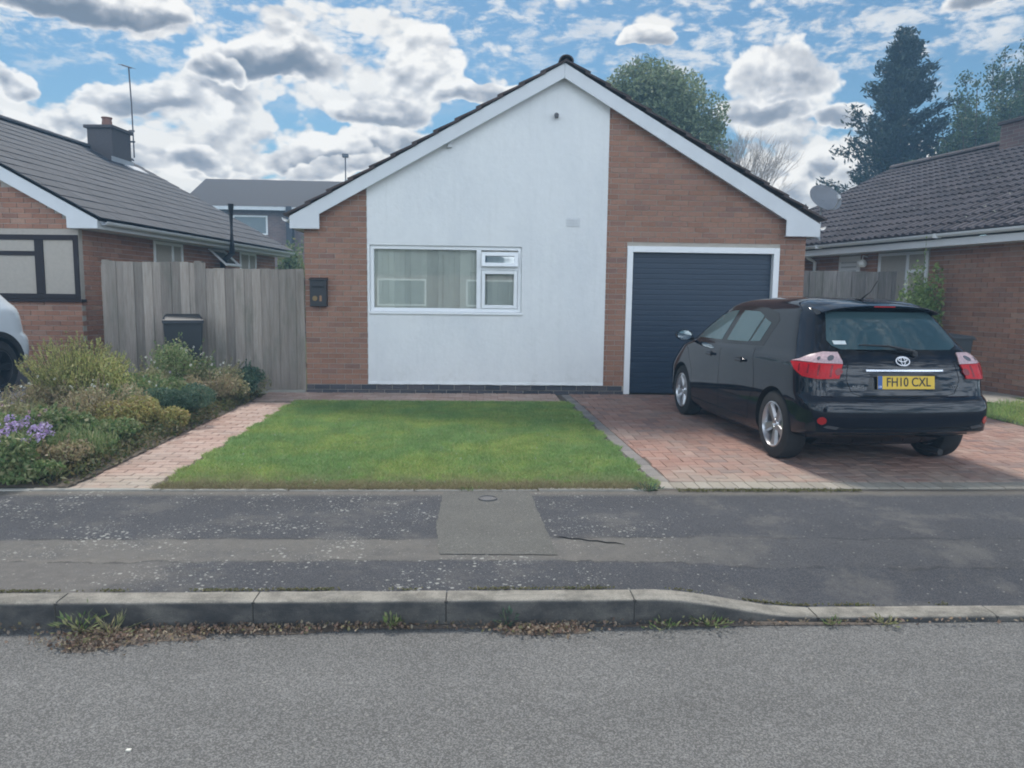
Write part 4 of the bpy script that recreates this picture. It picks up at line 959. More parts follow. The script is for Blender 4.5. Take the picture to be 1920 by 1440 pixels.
def build_car(root, M_body, M_wheel, levels=LEV, ax=(.755, 3.355), wr=.318, detail=True):
    bm = bmesh.new(); rings = []
    for z, yr, yf, w, rr, rf, bow in resample(levels):
        c = contour(yr, yf, w, rr, rf, bow)
        rings.append([bm.verts.new((x, y, z)) for x, y in c])
    n = len(rings[0])
    for a, b in zip(rings, rings[1:]):
        for i in range(n): j = (i+1) % n; bm.faces.new((a[i], a[j], b[j], b[i]))
    bm.faces.new(list(reversed(rings[0]))); bm.faces.new(rings[-1])
    bmesh.ops.recalc_face_normals(bm, faces=bm.faces)
    me = bpy.data.meshes.new('body'); bm.to_mesh(me); bm.free()
    tmp = link('body', me, [M_body, M_arch])
    cut = bmesh.new()
    for y in ax:
        for s in (-1, 1):
            r = bmesh.ops.create_cone(cut, cap_ends=True, segments=48, radius1=wr+.045, radius2=wr+.045, depth=.62, matrix=Matrix.Translation((s*.90, y, wr-.005)) @ Matrix.Rotation(math.pi/2, 4, 'Y'))
    cm = bpy.data.meshes.new('cut'); cut.to_mesh(cm); cut.free(); cm.materials.append(M_body); cm.materials.append(M_arch)
    for p in cm.polygons: p.material_index = 1
    co = bpy.data.objects.new('cut', cm); COL.objects.link(co)
    md = tmp.modifiers.new('b', 'BOOLEAN'); md.operation = 'DIFFERENCE'; md.solver = 'EXACT'; md.object = co
    dg = bpy.context.evaluated_depsgraph_get(); ev = tmp.evaluated_get(dg); me2 = bpy.data.meshes.new_from_object(ev)
    tmp.modifiers.clear(); bpy.data.objects.remove(co)
    # uncut shell for projection
    bvh = BVHTree.FromPolygons([v.co.copy() for v in me.vertices], [tuple(p.vertices) for p in me.polygons])
    tmp.data = me2; me2.polygons.foreach_set('use_smooth', [True]*len(me2.polygons)); me2.set_sharp_from_angle(angle=R(32)); tmp.parent = root
    body = tmp
    # ---- conforming patches
    def hit(a, b, view):
        if view == 'rear': o, d = Vector((a, -2, b)), Vector((0, 1, 0))
        elif view == 'front': o, d = Vector((a, 6, b)), Vector((0, -1, 0))
        elif view == 'left': o, d = Vector((-2, a, b)), Vector((1, 0, 0))
        elif view == 'right': o, d = Vector((2, a, b)), Vector((-1, 0, 0))
        elif view in ('diagL', 'diagR'):      # seen at 45 degrees on to a rear corner; a = distance along the bumper corner
            s_ = -1 if view == 'diagL' else 1; k_ = math.sqrt(.5); o = Vector((s_*a*k_, a*k_, b))-Vector((-s_*k_, k_, 0))*3; d = Vector((-s_*k_, k_, 0))
        elif view == 'top': o, d = Vector((a, b, 3)), Vector((0, 0, -1))
        l, nn, i, ds = bvh.ray_cast(o, d)
        return (l, nn) if l is not None else (None, None)
    def patch(name, poly, view, mat, off=.004, step=.04, thick=.004, parent=body, smooth=50):
        b = bmesh.new(); vs = [b.verts.new((p[0], p[1], 0)) for p in poly]; f = b.faces.new(vs)
        x0, x1 = min(p[0] for p in poly), max(p[0] for p in poly); y0, y1 = min(p[1] for p in poly), max(p[1] for p in poly)
        for k in range(1, int((x1-x0)/step)+1): bmesh.ops.bisect_plane(b, geom=b.verts[:]+b.edges[:]+b.faces[:], plane_co=(x0+k*step, 0, 0), plane_no=(1, 0, 0))
        for k in range(1, int((y1-y0)/step)+1): bmesh.ops.bisect_plane(b, geom=b.verts[:]+b.edges[:]+b.faces[:], plane_co=(0, y0+k*step, 0), plane_no=(0, 1, 0))
        bmesh.ops.triangulate(b, faces=[f for f in b.faces if len(f.verts) > 4])
        V = []
        for v in b.verts:
            l, nn = hit(v.co.x, v.co.y, view)
            if l is None:
                q = Vector((v.co.x*.985, v.co.y, 0)); l, nn = hit(q.x, q.y, view)
            if l is None: l, nn = Vector((v.co.x, 1.0, v.co.y)), Vector((0, -1, 0))
            V.append((l, nn))
        base = [v for v in b.verts]
        for v, (l, nn) in zip(base, V): v.co = l+nn*off
        # skirt
        be = [e for e in b.edges if e.is_boundary]; nm = {v: nn for v, (l, nn) in zip(base, V)}; dn = {}
        for e in be:
            for v in e.verts:
                if v not in dn: dn[v] = b.verts.new(v.co-nm[v]*(off+thick))
        for e in be:
            a_, b_ = e.verts; b.faces.new((a_, b_, dn[b_], dn[a_]))
        bmesh.ops.recalc_face_normals(b, faces=b.faces); m_ = bpy.data.meshes.new(name); b.to_mesh(m_); b.free()
        c0 = sum((p.normal.dot(V[0][1]) for p in m_.polygons[:3]))
        return link(name, m_, mat, parent, smooth)
    def strip(name, pts, view, mat, w=.005, off=.0012, n=14, parent=body):
        mb = MB(); prev = None; P = []
        for a, b in zip(pts, pts[1:]):
            for i in range(n): t = i/n; P.append((a[0]+(b[0]-a[0])*t, a[1]+(b[1]-a[1])*t))
        P.append(pts[-1])
        rows = []
        for i, p in enumerate(P):
            q = P[min(i+1, len(P)-1)]; r_ = P[max(i-1, 0)]; dx, dy = q[0]-r_[0], q[1]-r_[1]; L_ = math.hypot(dx, dy) or 1; nx_, ny_ = -dy/L_*w/2, dx/L_*w/2
            h1, n1 = hit(p[0]+nx_, p[1]+ny_, view); h2, n2 = hit(p[0]-nx_, p[1]-ny_, view)
            if h1 is None or h2 is None: continue
            rows.append((h1+n1*off, h2+n2*off))
        for a, b in rows: mb.v += [tuple(a), tuple(b)]
        for i in range(len(rows)-1): mb.f.append((2*i, 2*i+1, 2*i+3, 2*i+2))
        return mb.obj(name, mat, parent)
    # side glazing
    for view in (('left', 'right') if detail else ('left', 'right')):
        fr = [(3.22, .985), (2.62, 1.36), (2.40, 1.395), (2.00, 1.405), (1.50, 1.395), (1.20, 1.35), (1.10, 1.28), (1.16, 1.03), (2.0, 1.0)]
        patch('window_surround', fr, view, M_gloss, .0015, .05, .001)
        patch('door_glass', [(2.98, 1.015), (2.58, 1.285), (2.33, 1.345), (2.17, 1.355), (2.22, 1.025)], view, M_carglass, .0035, .05, .001)
        patch('door_glass', [(2.08, 1.03), (2.03, 1.358), (1.62, 1.35), (1.47, 1.31), (1.53, 1.045)], view, M_carglass, .0035, .05, .001)
        patch('quarter_glass', [(1.49, 1.05), (1.43, 1.29), (1.24, 1.25), (1.28, 1.065)], view, M_carglass, .0035, .05, .001)
        # door shut lines, sill, handles
        strip('door_seam', [(3.30, .95), (3.16, .86), (2.98, .62), (2.98, .30)], view, M_seam)
        strip('door_seam', [(2.10, .985), (2.10, .30)], view, M_seam)
        strip('door_seam', [(1.28, .99), (1.20, .78), (1.18, .62), (1.30, .44), (1.32, .30)], view, M_seam)
        strip('door_seam', [(2.98, .285), (1.32, .285)], view, M_seam, .008)
        strip('sill_crease', [(2.98, .42), (2.1, .40), (1.45, .42)], view, M_seam, .004)
        s = -1 if view == 'left' else 1
        for y in (2.28, 1.44):
            l, nn = hit(y+.08, .86, view); hb = MB().box((-.02, 0, -.016), (.02, .17, .016)); o = hb.obj('door_handle', M_body, body, bevel=.010); o.location = (l.x+s*.018, y, .86)
            rr_ = MB().lathe([(0, 0), (0, .03), (.004, .032)], 'x', 18); q = rr_.obj('handle_recess', M_seam, o); q.scale = (.5, 1.2, 1); q.location = (-s*.015, .08, -.002)
    patch('windscreen', [(-.60, 1.02), (.60, 1.02), (.50, 1.40), (-.50, 1.40)], 'front', M_carglass, .003, .06, .001)
    # wheels
    for y in ax:
        for s in (-1, 1):
            wobj = bpy.data.objects.new('wheel', None); COL.objects.link(wobj); wobj.parent = root; wobj.location = (s*.762, y, wr); wobj.rotation_euler = (random.random()*3, 0, 0)
            if s > 0: wobj.rotation_euler = (random.random()*3, 0, 0)
            hw = .1025; R_ = wr
            MB().lathe([(-hw*.75, R_*.64), (-hw, R_*.70), (-hw, R_*.90), (-hw*.86, R_*.975), (-hw*.55, R_), (hw*.55, R_), (hw*.86, R_*.975), (hw, R_*.90), (hw, R_*.70), (hw*.75, R_*.64)], 'x', 56).obj('tyre', M_tyre, wobj, 35)
            rim = MB(); ro = R_*.665; f = s*hw
            rim.lathe([(f*.98, ro*1.02), (f*1.02, ro*.97), (f*.80, ro*.93), (f*.35, ro*.90), (-f*.8, ro*.92), (-f*.8, ro*.98), (f*.7, ro*.985)], 'x', 48, closed=True)
            rim.lathe([(f*.30, .0), (f*.78, .028), (f*.80, .05), (f*.62, .062), (f*.30, .062)], 'x', 24)
            for k in range(5):
                a = 2*math.pi*k/5; M = Matrix.Rotation(a, 4, 'X')
                x0, x1 = sorted((f*.52, f*.86)); 
                v = [(x0, -.030, .045), (x0, .030, .045), (x0, .052, ro*.955), (x0, -.052, ro*.955), (x1*.86 if f > 0 else x1, -.020, .045), (x1*.86 if f > 0 else x1, .020, .045), (x1, .036, ro*.955), (x1, -.036, ro*.955)]
                if f < 0: v = [(x1, -.030, .045), (x1, .030, .045), (x1, .052, ro*.955), (x1, -.052, ro*.955), (x0*.86, -.020, .045), (x0*.86, .020, .045), (x0, .036, ro*.955), (x0, -.036, ro*.955)]
                b_ = len(rim.v); rim.v += [tuple(M @ Vector(p)) for p in v]; rim.f += [tuple(b_+i for i in q) for q in ((0, 1, 2, 3), (7, 6, 5, 4), (0, 4, 5, 1), (1, 5, 6, 2), (2, 6, 7, 3), (3, 7, 4, 0))]
            rim.obj('rim', M_wheel, wobj, 35)
            MB().lathe([(s*.0, .02), (s*.0, .14), (s*.015, .14), (s*.015, .02)], 'x', 32, closed=True).obj('brake_disc', pmat('brake_disc', (.14, .135, .13), .5, metal=.6) if 'brake_disc' not in bpy.data.materials else bpy.data.materials['brake_disc'], wobj, 35)
    # underside
    MB().box((-.60, .95, .15), (.60, 3.7, .22)).obj('underbody', M_arch, root)
    return body, patch, strip, hit

car = empty('car', (3.558, 6.045, 0), R(3.6), 'black five-door hatchback parked on the driveway, seen from its rear left corner', 'car')
body, patch, strip, hit = build_car(car, M_carblack, M_alloy); car.scale = (.965, .965, .965)
# tailgate glass with gloss surround
patch('rear_window_surround', [(-.65, 1.015), (.65, 1.015), (.675, 1.10), (.55, 1.40), (-.55, 1.40), (-.675, 1.10)], 'rear', M_gloss, .0015, .05, .001)
rw_ = patch('rear_window', [(-.575, 1.085), (-.51, 1.055), (.51, 1.055), (.575, 1.085), (.595, 1.13), (.495, 1.375), (-.495, 1.375), (-.595, 1.13)], 'rear', M_rearglass, .004, .05, .001)
patch('sticker', [(-.55, 1.095), (-.44, 1.095), (-.44, 1.125), (-.55, 1.125)], 'rear', pmat('paper_white', (.6, .65, .66), .5), .0056, .05, .0005, rw_)
# roof spoiler
mb = MB(); n = 24
for i in range(n+1):
    x = -.565+1.13*i/n; t = (x/.565)**2
    sec = [(.80+.02*t, 1.478-.022*t-.03*t*t), (.50+.06*t, 1.448-.03*t-.03*t*t), (.455+.07*t, 1.434-.03*t-.03*t*t), (.47+.07*t, 1.418-.03*t-.03*t*t), (.62+.03*t, 1.405-.02*t-.04*t*t), (.80, 1.44-.03*t-.04*t*t)]
    mb.v += [(x, y, z) for y, z in sec]
m_ = 6
for i in range(n):
    for j in range(m_): k = (j+1) % m_; mb.f.append((i*m_+j, i*m_+k, (i+1)*m_+k, (i+1)*m_+j))
mb.f += [tuple(range(m_)), tuple(n*m_+j for j in reversed(range(m_)))]
mb.obj('roof_spoiler', M_carblack, body, 40)
MB().box((-.10, .459, 1.422), (.10, .466, 1.430)).obj('brake_light', M_red, body)
# tail lamps
for s in (-1, 1):
    dg_ = 'diagL' if s < 0 else 'diagR'; P = lambda L: [(s*x, z) for x, z in L]
    red = [(.505, .812), (.66, .806), (.78, .820), (.87, .872), (.925, .936), (.86, .940), (.70, .936), (.498, .930)]
    clr = [(.498, .934), (.70, .940), (.86, .944), (.922, .940), (.84, .962), (.74, 1.004), (.66, 1.028), (.56, 1.028), (.535, .995), (.508, .960)]
    bez = [(.495, .796), (.66, .790), (.79, .805), (.88, .862), (.94, .934), (.85, .972), (.75, 1.022), (.66, 1.052), (.575, 1.052), (.52, 1.008), (.487, .945)]
    tl = patch('tail_lamp', bez, dg_, M_gloss, .004, .025, .004)
    patch('red_lens', red, dg_, M_red, .016, .02, .004, tl); patch('clear_lens', clr, dg_, M_clear, .014, .02, .004, tl)
    for k_ in range(4):
        cx = .56+.085*k_; patch('lens_rib', [(cx, .825+.012*k_), (cx+.012, .825+.012*k_), (cx+.012, .922), (cx, .922)], dg_, M_redrib, .0175, .03, .001, tl)
    patch('indicator_lens', [(.515+.026*math.cos(a*.5236), .868+.030*math.sin(a*.5236)) for a in range(12)], dg_, M_redrib, .0178, .03, .001, tl)
    for (cx, cz, r_) in ((.59, .978, .022), (.67, .972, .014)):
        patch('lamp_bowl', [(cx+r_*math.cos(a*.5236), cz+r_*math.sin(a*.5236)) for a in range(12)], dg_, pmat('lamp_bowl', (.20, .20, .22), .2, metal=.6) if 'lamp_bowl' not in bpy.data.materials else bpy.data.materials['lamp_bowl'], .0165, .03, .001, tl)
    patch('reflector', P([(.745+.032*math.cos(a*.5236), .46+.034*math.sin(a*.5236)) for a in range(12)]), 'rear', M_reflector, .006, .05, .004)
    patch('lamp_trim', P([(.70, .395), (.62, .385), (.60, .405), (.70, .42), (.73, .405)]), 'rear', pmat('grey_trim', (.06, .06, .065), .35) if s < 0 else bpy.data.materials['grey_trim'], .004, .05, .003)
# tailgate shut lines, bumper lines
strip('tailgate_seam', [(-.745, 1.02), (-.49, .96), (-.52, .80), (-.47, .69), (-.40, .672)], 'rear', M_seam); strip('tailgate_seam', [(.745, 1.02), (.49, .96), (.52, .80), (.47, .69), (.40, .672)], 'rear', M_seam)
strip('tailgate_seam', [(-.40, .670), (.40, .670)], 'rear', M_seam, .008)
patch('bumper_lower', [(-.62, .335), (.62, .335), (.60, .395), (-.60, .395)], 'rear', pmat('bumper_plastic', (.018, .018, .02), .55), .006, .06, .004)
strip('bumper_crease', [(-.74, .40), (.74, .40)], 'rear', M_seam, .006)
# chrome strip, number plate recess, plate
patch('chrome_strip', [(-.345, .874), (.36, .874), (.36, .889), (-.345, .889)], 'rear', M_chrome, .014, .05, .008)
patch('plate_recess', [(-.34, .715), (.36, .715), (.30, .862), (-.30, .862)], 'rear', M_gloss, .0015, .05, .001)
h_, _n = hit(0, .78, 'rear')
plate = MB().box((-.26, -.006, -.0555), (.26, 0, .0555)).obj('number_plate', M_plate, body); plate.location = (0.0, h_.y-.018, .785); plate.rotation_euler = (R(-7), 0, 0)
MB().box((-.2595, -.0072, -.055), (-.218, -.0062, .055)).obj('band', M_plateblue, plate)
def text(s, size, mat, parent, loc, sx=1.0, ext=.0006, name='lettering', rot=(R(90), 0, 0)):
    cu = bpy.data.curves.new(name, 'FONT'); cu.body = s; cu.size = size; cu.extrude = ext; cu.align_x = 'CENTER'; cu.align_y = 'CENTER'; cu.offset = size*.012
    o = bpy.data.objects.new(name, cu); COL.objects.link(o); dg = bpy.context.evaluated_depsgraph_get(); dg.update()
    me = bpy.data.meshes.new_from_object(o.evaluated_get(dg)); bpy.data.objects.remove(o)
    o = link(name, me, mat, parent); o.location = loc; o.rotation_euler = rot; o.scale = (sx, 1, 1); return o
text('FH10 CXL', .108, M_ink, plate, (.020, -.0072, .001), .86, .0006)
text('GB', .022, M_upvc, plate, (-.239, -.0078, -.035), 1.0, .0003)
# emblem: three interlocking ellipses
def ering(cx, cz, a, b, w, y):
    mb = MB(); n = 40
    for k in range(n):
        t = 2*math.pi*k/n; c, s_ = math.cos(t), math.sin(t)
        mb.v += [(cx+(a-w)*c, y, cz+(b-w)*s_), (cx+a*c, y, cz+b*s_), (cx+a*c, y-.006, cz+b*s_), (cx+(a-w)*c, y-.006, cz+(b-w)*s_)]
    for k in range(n):
        for j in range(4): q = (j+1) % 4; mb.f.append((k*4+j, k*4+q, ((k+1) % n)*4+q, ((k+1) % n)*4+j))
    return mb
h2, n2 = hit(0, .955, 'rear'); em = bpy.data.objects.new('emblem', None); COL.objects.link(em); em.parent = body; em.location = (0, h2.y-.006, .962); em.rotation_euler = (R(-24), 0, 0)
ering(0, 0, .066, .045, .0095, 0).obj('ring', M_chrome, em, 40); ering(0, .0135, .044, .0165+.006, .008, -.001).obj('ring', M_chrome, em, 40); ering(0, -.002, .0215, .040, .008, -.002).obj('ring', M_chrome, em, 40)
h3, _ = hit(-.42, .745, 'rear'); text('AURIS', .034, M_chrome, body, (-.42, h3.y-.003, .745), 1.15, .0012, 'badge', (R(90), 0, R(-6)))
h3, _ = hit(.47, .745, 'rear'); text('VVT-i', .034, M_chrome, body, (.47, h3.y-.003, .745), 1.15, .0012, 'badge', (R(90), 0, R(8)))
# wiper
h4, _ = hit(.10, 1.04, 'rear'); 
wpr = MB().tube([(.13, h4.y-.03, 1.030), (.10, h4.y-.035, 1.050), (-.10, h4.y-.010, 1.090), (-.36, h4.y+.012, 1.098)], [.020, .016, .010, .006], 8).obj('rear_wiper', M_black, body, 40)
MB().lathe([(0, 0), (0, .026), (.03, .03)], 'y', 18, (.13, h4.y-.045, 1.028)).obj('hub', M_black, wpr, 40)
# aerial, mirrors
MB().tube([(0, .86, 1.49), (0.0, .70, 1.56), (.0, .60, 1.66)], [.008, .004, .003], 6).obj('roof_aerial', M_black, body); MB().box((-.02, .83, 1.485), (.02, .92, 1.502)).obj('aerial_base', M_black, body, bevel=.006)
for s in (-1, 1):
    mr = MB(); n = 12
    for k in range(n):
        a = 2*math.pi*k/n; mr.v.append((s*(.985+.105*math.cos(a)), 2.965, 1.035+.068*math.sin(a)))
    for k in range(n):
        a = 2*math.pi*k/n; mr.v.append((s*(.985+.10*math.cos(a)), 3.03, 1.035+.066*math.sin(a)))
    for k in range(n):
        a = 2*math.pi*k/n; mr.v.append((s*(.965+.05*math.cos(a)), 3.10, 1.03+.035*math.sin(a)))
    for r_ in range(2):
        for k in range(n): mr.f.append((r_*n+k, r_*n+(k+1) % n, (r_+1)*n+(k+1) % n, (r_+1)*n+k))
    mr.f += [tuple(range(n)), tuple(2*n+k for k in reversed(range(n)))]
    mo = mr.obj('door_mirror', M_carblack, body, 50)
    MB().tube([(s*.84, 3.05, .985), (s*.93, 3.03, 1.0)], .022, 8).obj('mirror_stalk', M_black, mo, 40)
    g_ = MB().prism([(s*(.985+.090*math.cos(2*math.pi*k/16)), 1.035+.056*math.sin(2*math.pi*k/16)) for k in range(16)], 2.960, 2.9645).obj('mirror_glass', pmat('mirror', (.75, .8, .8), .03, metal=1.0) if 'mirror' not in bpy.data.materials else bpy.data.materials['mirror'], mo)
MB().tube([(.38, .10, .17), (.38, .40, .17)], .028, 12).obj('exhaust_pipe', M_black, car, 40)

# white car at the left edge: same construction, taller and stubbier
LEV2 = [(z*1.10+.02, yr*1.0, (yf-4.245)*.95+4.16, w*1.0, rr*1.2, rf*.9, bow) for z, yr, yf, w, rr, rf, bow in LEV]
wc = empty('car', (-6.56, 10.40, .13), R(180-9), 'white car with black wheels standing on the left drive, mostly out of frame', 'car')
b2, p2, s2, h2_ = build_car(wc, M_carwhite, M_alloyblack, LEV2, (.74, 3.30), .345)
for y in (.74, 3.30):
    for s, v in ((-1, 'left'), (1, 'right')):
        n = 26; pts = [(y+(.345+.045)*math.cos(math.pi*k/n), .34+(.345+.045)*math.sin(math.pi*k/n)) for k in range(n+1)]
        # black wheel-arch cladding ring
        mb = MB()
        for k in range(n+1):
            a = math.pi*k/n
            for rr_ in (.388, .455):
                hh, nn = h2_(y+rr_*math.cos(a), .34+rr_*math.sin(a), v)
                if hh is None: hh, nn = Vector((s*.86, y+rr_*math.cos(a), .34+rr_*math.sin(a))), Vector((s, 0, 0))
                mb.v += [tuple(hh+nn*.008), tuple(hh-nn*.01)]
        for k in range(n): b_ = 4*k; mb.f += [(b_, b_+2, b_+6, b_+4), (b_+2, b_+3, b_+7, b_+6), (b_+1, b_, b_+4, b_+5)]
        mb.obj('arch_trim', M_black, b2, 40)

# ================================================================== FENCES AND BINS
def fence(root, x0, x1, ztop, mat, w=.115, y=0.0, zbase=0.0, post=(), step=None):
    L = []; x = x0; k = 0
    while x < x1-.02:
        ww = min(w*(.86+.3*random.random()), x1-x); zt_ = (step(x) if step else ztop)+(random.random()-.5)*.014
        L.append(TRS(x+ww/2, y+(.008 if k % 2 else -.008)+(random.random()-.5)*.004, (zbase+zt_)/2, ww+.008, .014, zt_-zbase, 0, 0, (random.random()-.5)*.004)); x += ww; k += 1
    pieces(root, 'board', L, mat, 300)
    for z in (.35, 1.0, 1.55): MB().box((x0, y+.018, z), (x1, y+.07, z+.075)).obj('rail', mat, root)
    for px_ in post: MB().box((px_-.05, y-.01, zbase), (px_+.05, y+.09, (step(px_) if step else ztop)+.02)).obj('post', mat, root)
fl_ = empty('fence', (0, 11.13, 0), label='weathered grey close-board fence with gate between the left bungalow and the white-gabled one', cat='fence')
fence(fl_, -5.22, -2.475, 1.80, M_fence, .125, 0, .03, (-5.24, -3.96), lambda x: 1.845 if x < -3.95 else 1.765)
MB().box((-5.30, -.012, .03), (-5.20, .09, 1.80)).obj('post', M_fence, fl_); MB().box((-2.53, -.03, .0), (-2.468, -.012, 1.74)).obj('gate_frame', M_fence, fl_)
MB().box((-3.10, -.06, -.01), (-2.47, .06, .035)).obj('threshold', M_conc, fl_)
fr_ = empty('fence', (0, 13.3, 0), label='grey board fence behind the black hatchback, between garage and right-hand bungalow', cat='fence')
fence(fr_, 4.82, 7.52, 1.925, M_fence2, .125, 0, .0, (5.0, 7.45))
fb = empty('fence', (0, 24.5, 0), label='pale concrete-topped garden fence far back in the gap left of the main bungalow', cat='fence')
MB().box((-7.5, 0, 0), (-2.0, .05, 1.95)).obj('panel', M_fence2, fb); MB().box((-7.5, -.02, 1.951), (-2.0, .07, 2.03)).obj('capping', M_barge, fb)
def wheelie(loc, rz, label, lidang=4, sc_=.86):
    b = empty('wheelie_bin', loc, rz, label, 'bin')
    mb = MB(); lo = [(-.235, -.22), (.235, -.22), (.235, .25), (-.235, .25)]; hi = [(-.285, -.29), (.285, -.29), (.285, .36), (-.285, .36)]
    mb.v = [(x, y, .06) for x, y in lo]+[(x, y, .96) for x, y in hi]; mb.f = [(3, 2, 1, 0), (4, 5, 6, 7), (0, 1, 5, 4), (1, 2, 6, 5), (2, 3, 7, 6), (3, 0, 4, 7)]
    mb.obj('body', M_bin, b, bevel=.02)
    mb = MB().box((-.30, -.305, .945), (.30, .37, .985)); mb.obj('rim', M_bin, b, bevel=.008)
    ml = Matrix.Translation((0, .37, .99)) @ Matrix.Rotation(R(lidang), 4, 'X') @ Matrix.Translation((0, -.37, -.99))
    mb = MB(); mb.v = [tuple(ml @ Vector(p)) for p in [(-.30, -.34, .988), (.30, -.34, .988), (.30, .40, .988), (-.30, .40, .988), (-.27, -.30, 1.03), (.27, -.30, 1.03), (.25, .34, 1.055), (-.25, .34, 1.055)]]; mb.f = [(3, 2, 1, 0), (4, 5, 6, 7), (0, 1, 5, 4), (1, 2, 6, 5), (2, 3, 7, 6), (3, 0, 4, 7)]
    mb.obj('lid', M_bin, b, bevel=.012)
    MB().tube([(-.26, .42, .98), (.26, .42, .98)], .016, 8).obj('handle', M_bin, b, 40)
    for s in (-1, 1): MB().lathe([(s*.235, 0), (s*.235, .10), (s*.285, .10), (s*.285, 0)], 'x', 24, (0, .28, .10)).obj('wheel', M_black, b, 35)
    b.scale = (sc_, sc_, 1.0); return b
wheelie((-4.02, 10.66, .07), R(21), 'dark wheelie bin standing against the left fence behind the shrubs')
wheelie((5.98, 9.55, .0), R(96), 'black wheelie bin half hidden behind the right tail lamp of the black hatchback', 3)

# ================================================================== VEGETATION
def rot_frames(n, up=None, spread=1.0):
    """random orthonormal frames (tangent, bitangent)"""
    a = rng.normal(size=(n, 3)); 
    if up is not None: a = a*spread+np.asarray(up)
    a /= np.linalg.norm(a, axis=1, keepdims=True); b = rng.normal(size=(n, 3)); b -= (b*a).sum(1, keepdims=True)*a; b /= np.linalg.norm(b, axis=1, keepdims=True)
    return a, b, np.cross(a, b)
def leaves(P, L, Wd, direction=None, spread=1.0):
    """rhombic leaves: P centres (n,3); long axis biased to `direction`"""
    n = len(P); a, b, c = rot_frames(n, direction, spread); L = np.broadcast_to(np.asarray(L, float).reshape(-1, 1), (n, 1)); Wd = np.broadcast_to(np.asarray(Wd, float).reshape(-1, 1), (n, 1))
    V = np.stack([P-a*L*.5, P+b*Wd*.5+c*Wd*.12, P+a*L*.5, P-b*Wd*.5+c*Wd*.12], 1)
    return V.reshape(-1, 3)
def leafobj(name, Vs, mat, parent=None, kind=None):
    o = link(name, quads_mesh(name, np.concatenate(Vs)), mat, parent)
    if kind: o['kind'] = kind
    return o
def clump_points(n, centers, radii, shell=.55):
    idx = rng.integers(0, len(centers), n); d = rng.normal(size=(n, 3)); d /= np.linalg.norm(d, axis=1, keepdims=True)
    r = (shell+(1-shell)*rng.random((n, 1)))**.7
    return np.asarray(centers)[idx]+d*r*np.asarray(radii)[idx]
# lawn: real blades
def blades(n, poly_fn, h, w, jitter=.5, hfn=None):
    P = poly_fn(n); n = len(P); ang = rng.random(n)*2*math.pi; hh = h*(.5+rng.random(n)); lean = rng.normal(size=(n, 2))*jitter*hh[:, None]
    dx = np.cos(ang)*w/2; dy = np.sin(ang)*w/2
    z0 = P[:, 2]
    A = np.stack([P[:, 0]-dx, P[:, 1]-dy, z0], 1); B = np.stack([P[:, 0]+dx, P[:, 1]+dy, z0], 1)
    C = np.stack([P[:, 0]+lean[:, 0], P[:, 1]+lean[:, 1], z0+hh], 1)
    return np.stack([A, B, C], 1).reshape(-1, 3)
def in_lawn(n):
    v = rng.random(n); u = rng.random(n); y = 5.57+v*(10.22-5.57); xl = -2.33-.07*v; xr = 1.375-.155*v
    e = .03*np.sin(y*9)+.02*np.sin(y*23+1); x = xl-.03+e+u*(xr-xl+.05)
    keep = ~((y < 5.68+.06*np.sin(x*7)+.05*np.sin(x*17)) & (rng.random(n) < .75)); return np.stack([x[keep], y[keep], np.full(keep.sum(), -.004)], 1)
o = link('lawn_grass', quads_mesh('lawn_grass', blades(190000, in_lawn, .024, .010, .8), 3), M_grass, None); tag(o, 'short mown green grass of the front lawn', 'grass', kind='stuff')
def edge_tufts(n):
    x = -2.35+rng.random(n)*3.66; y = 5.525+rng.random(n)**1.6*.20; return np.stack([x, y, np.full(n, .0)], 1)
o = link('verge_grass', quads_mesh('verge_grass', np.concatenate([blades(12000, edge_tufts, .030, .006, 1.2)]), 3), M_drygrass, None); tag(o, 'dry straw-coloured grass fringe where the lawn meets the pavement', 'grass', kind='stuff')
def vg(n):
    u, v = rng.random(n), rng.random(n); y = 8.1+4*v; x = np.where(y < 9.9, 6.35+1.9*u, 6.5+.45*u)-.06*(y-8.1); return np.stack([x, y, np.array([hz(a, b) for a, b in zip(x, y)])], 1)
o = link('verge_grass', quads_mesh('verge_grass', blades(14000, vg, .06, .010, .6), 3), M_grass, None); tag(o, 'rough strip of grass beside the right-hand bungalow wall', 'grass', kind='stuff')
# lawn clover / daisies
P = in_lawn(75); P[:, 2] = .024; o = leafobj('clover_flowers', [leaves(P, .017, .017, (0, 0, .0))], pmat('clover_white', (.36, .40, .28), .8), None, 'stuff'); tag(o, 'tiny pale clover flowers scattered on the lawn', 'flowers')

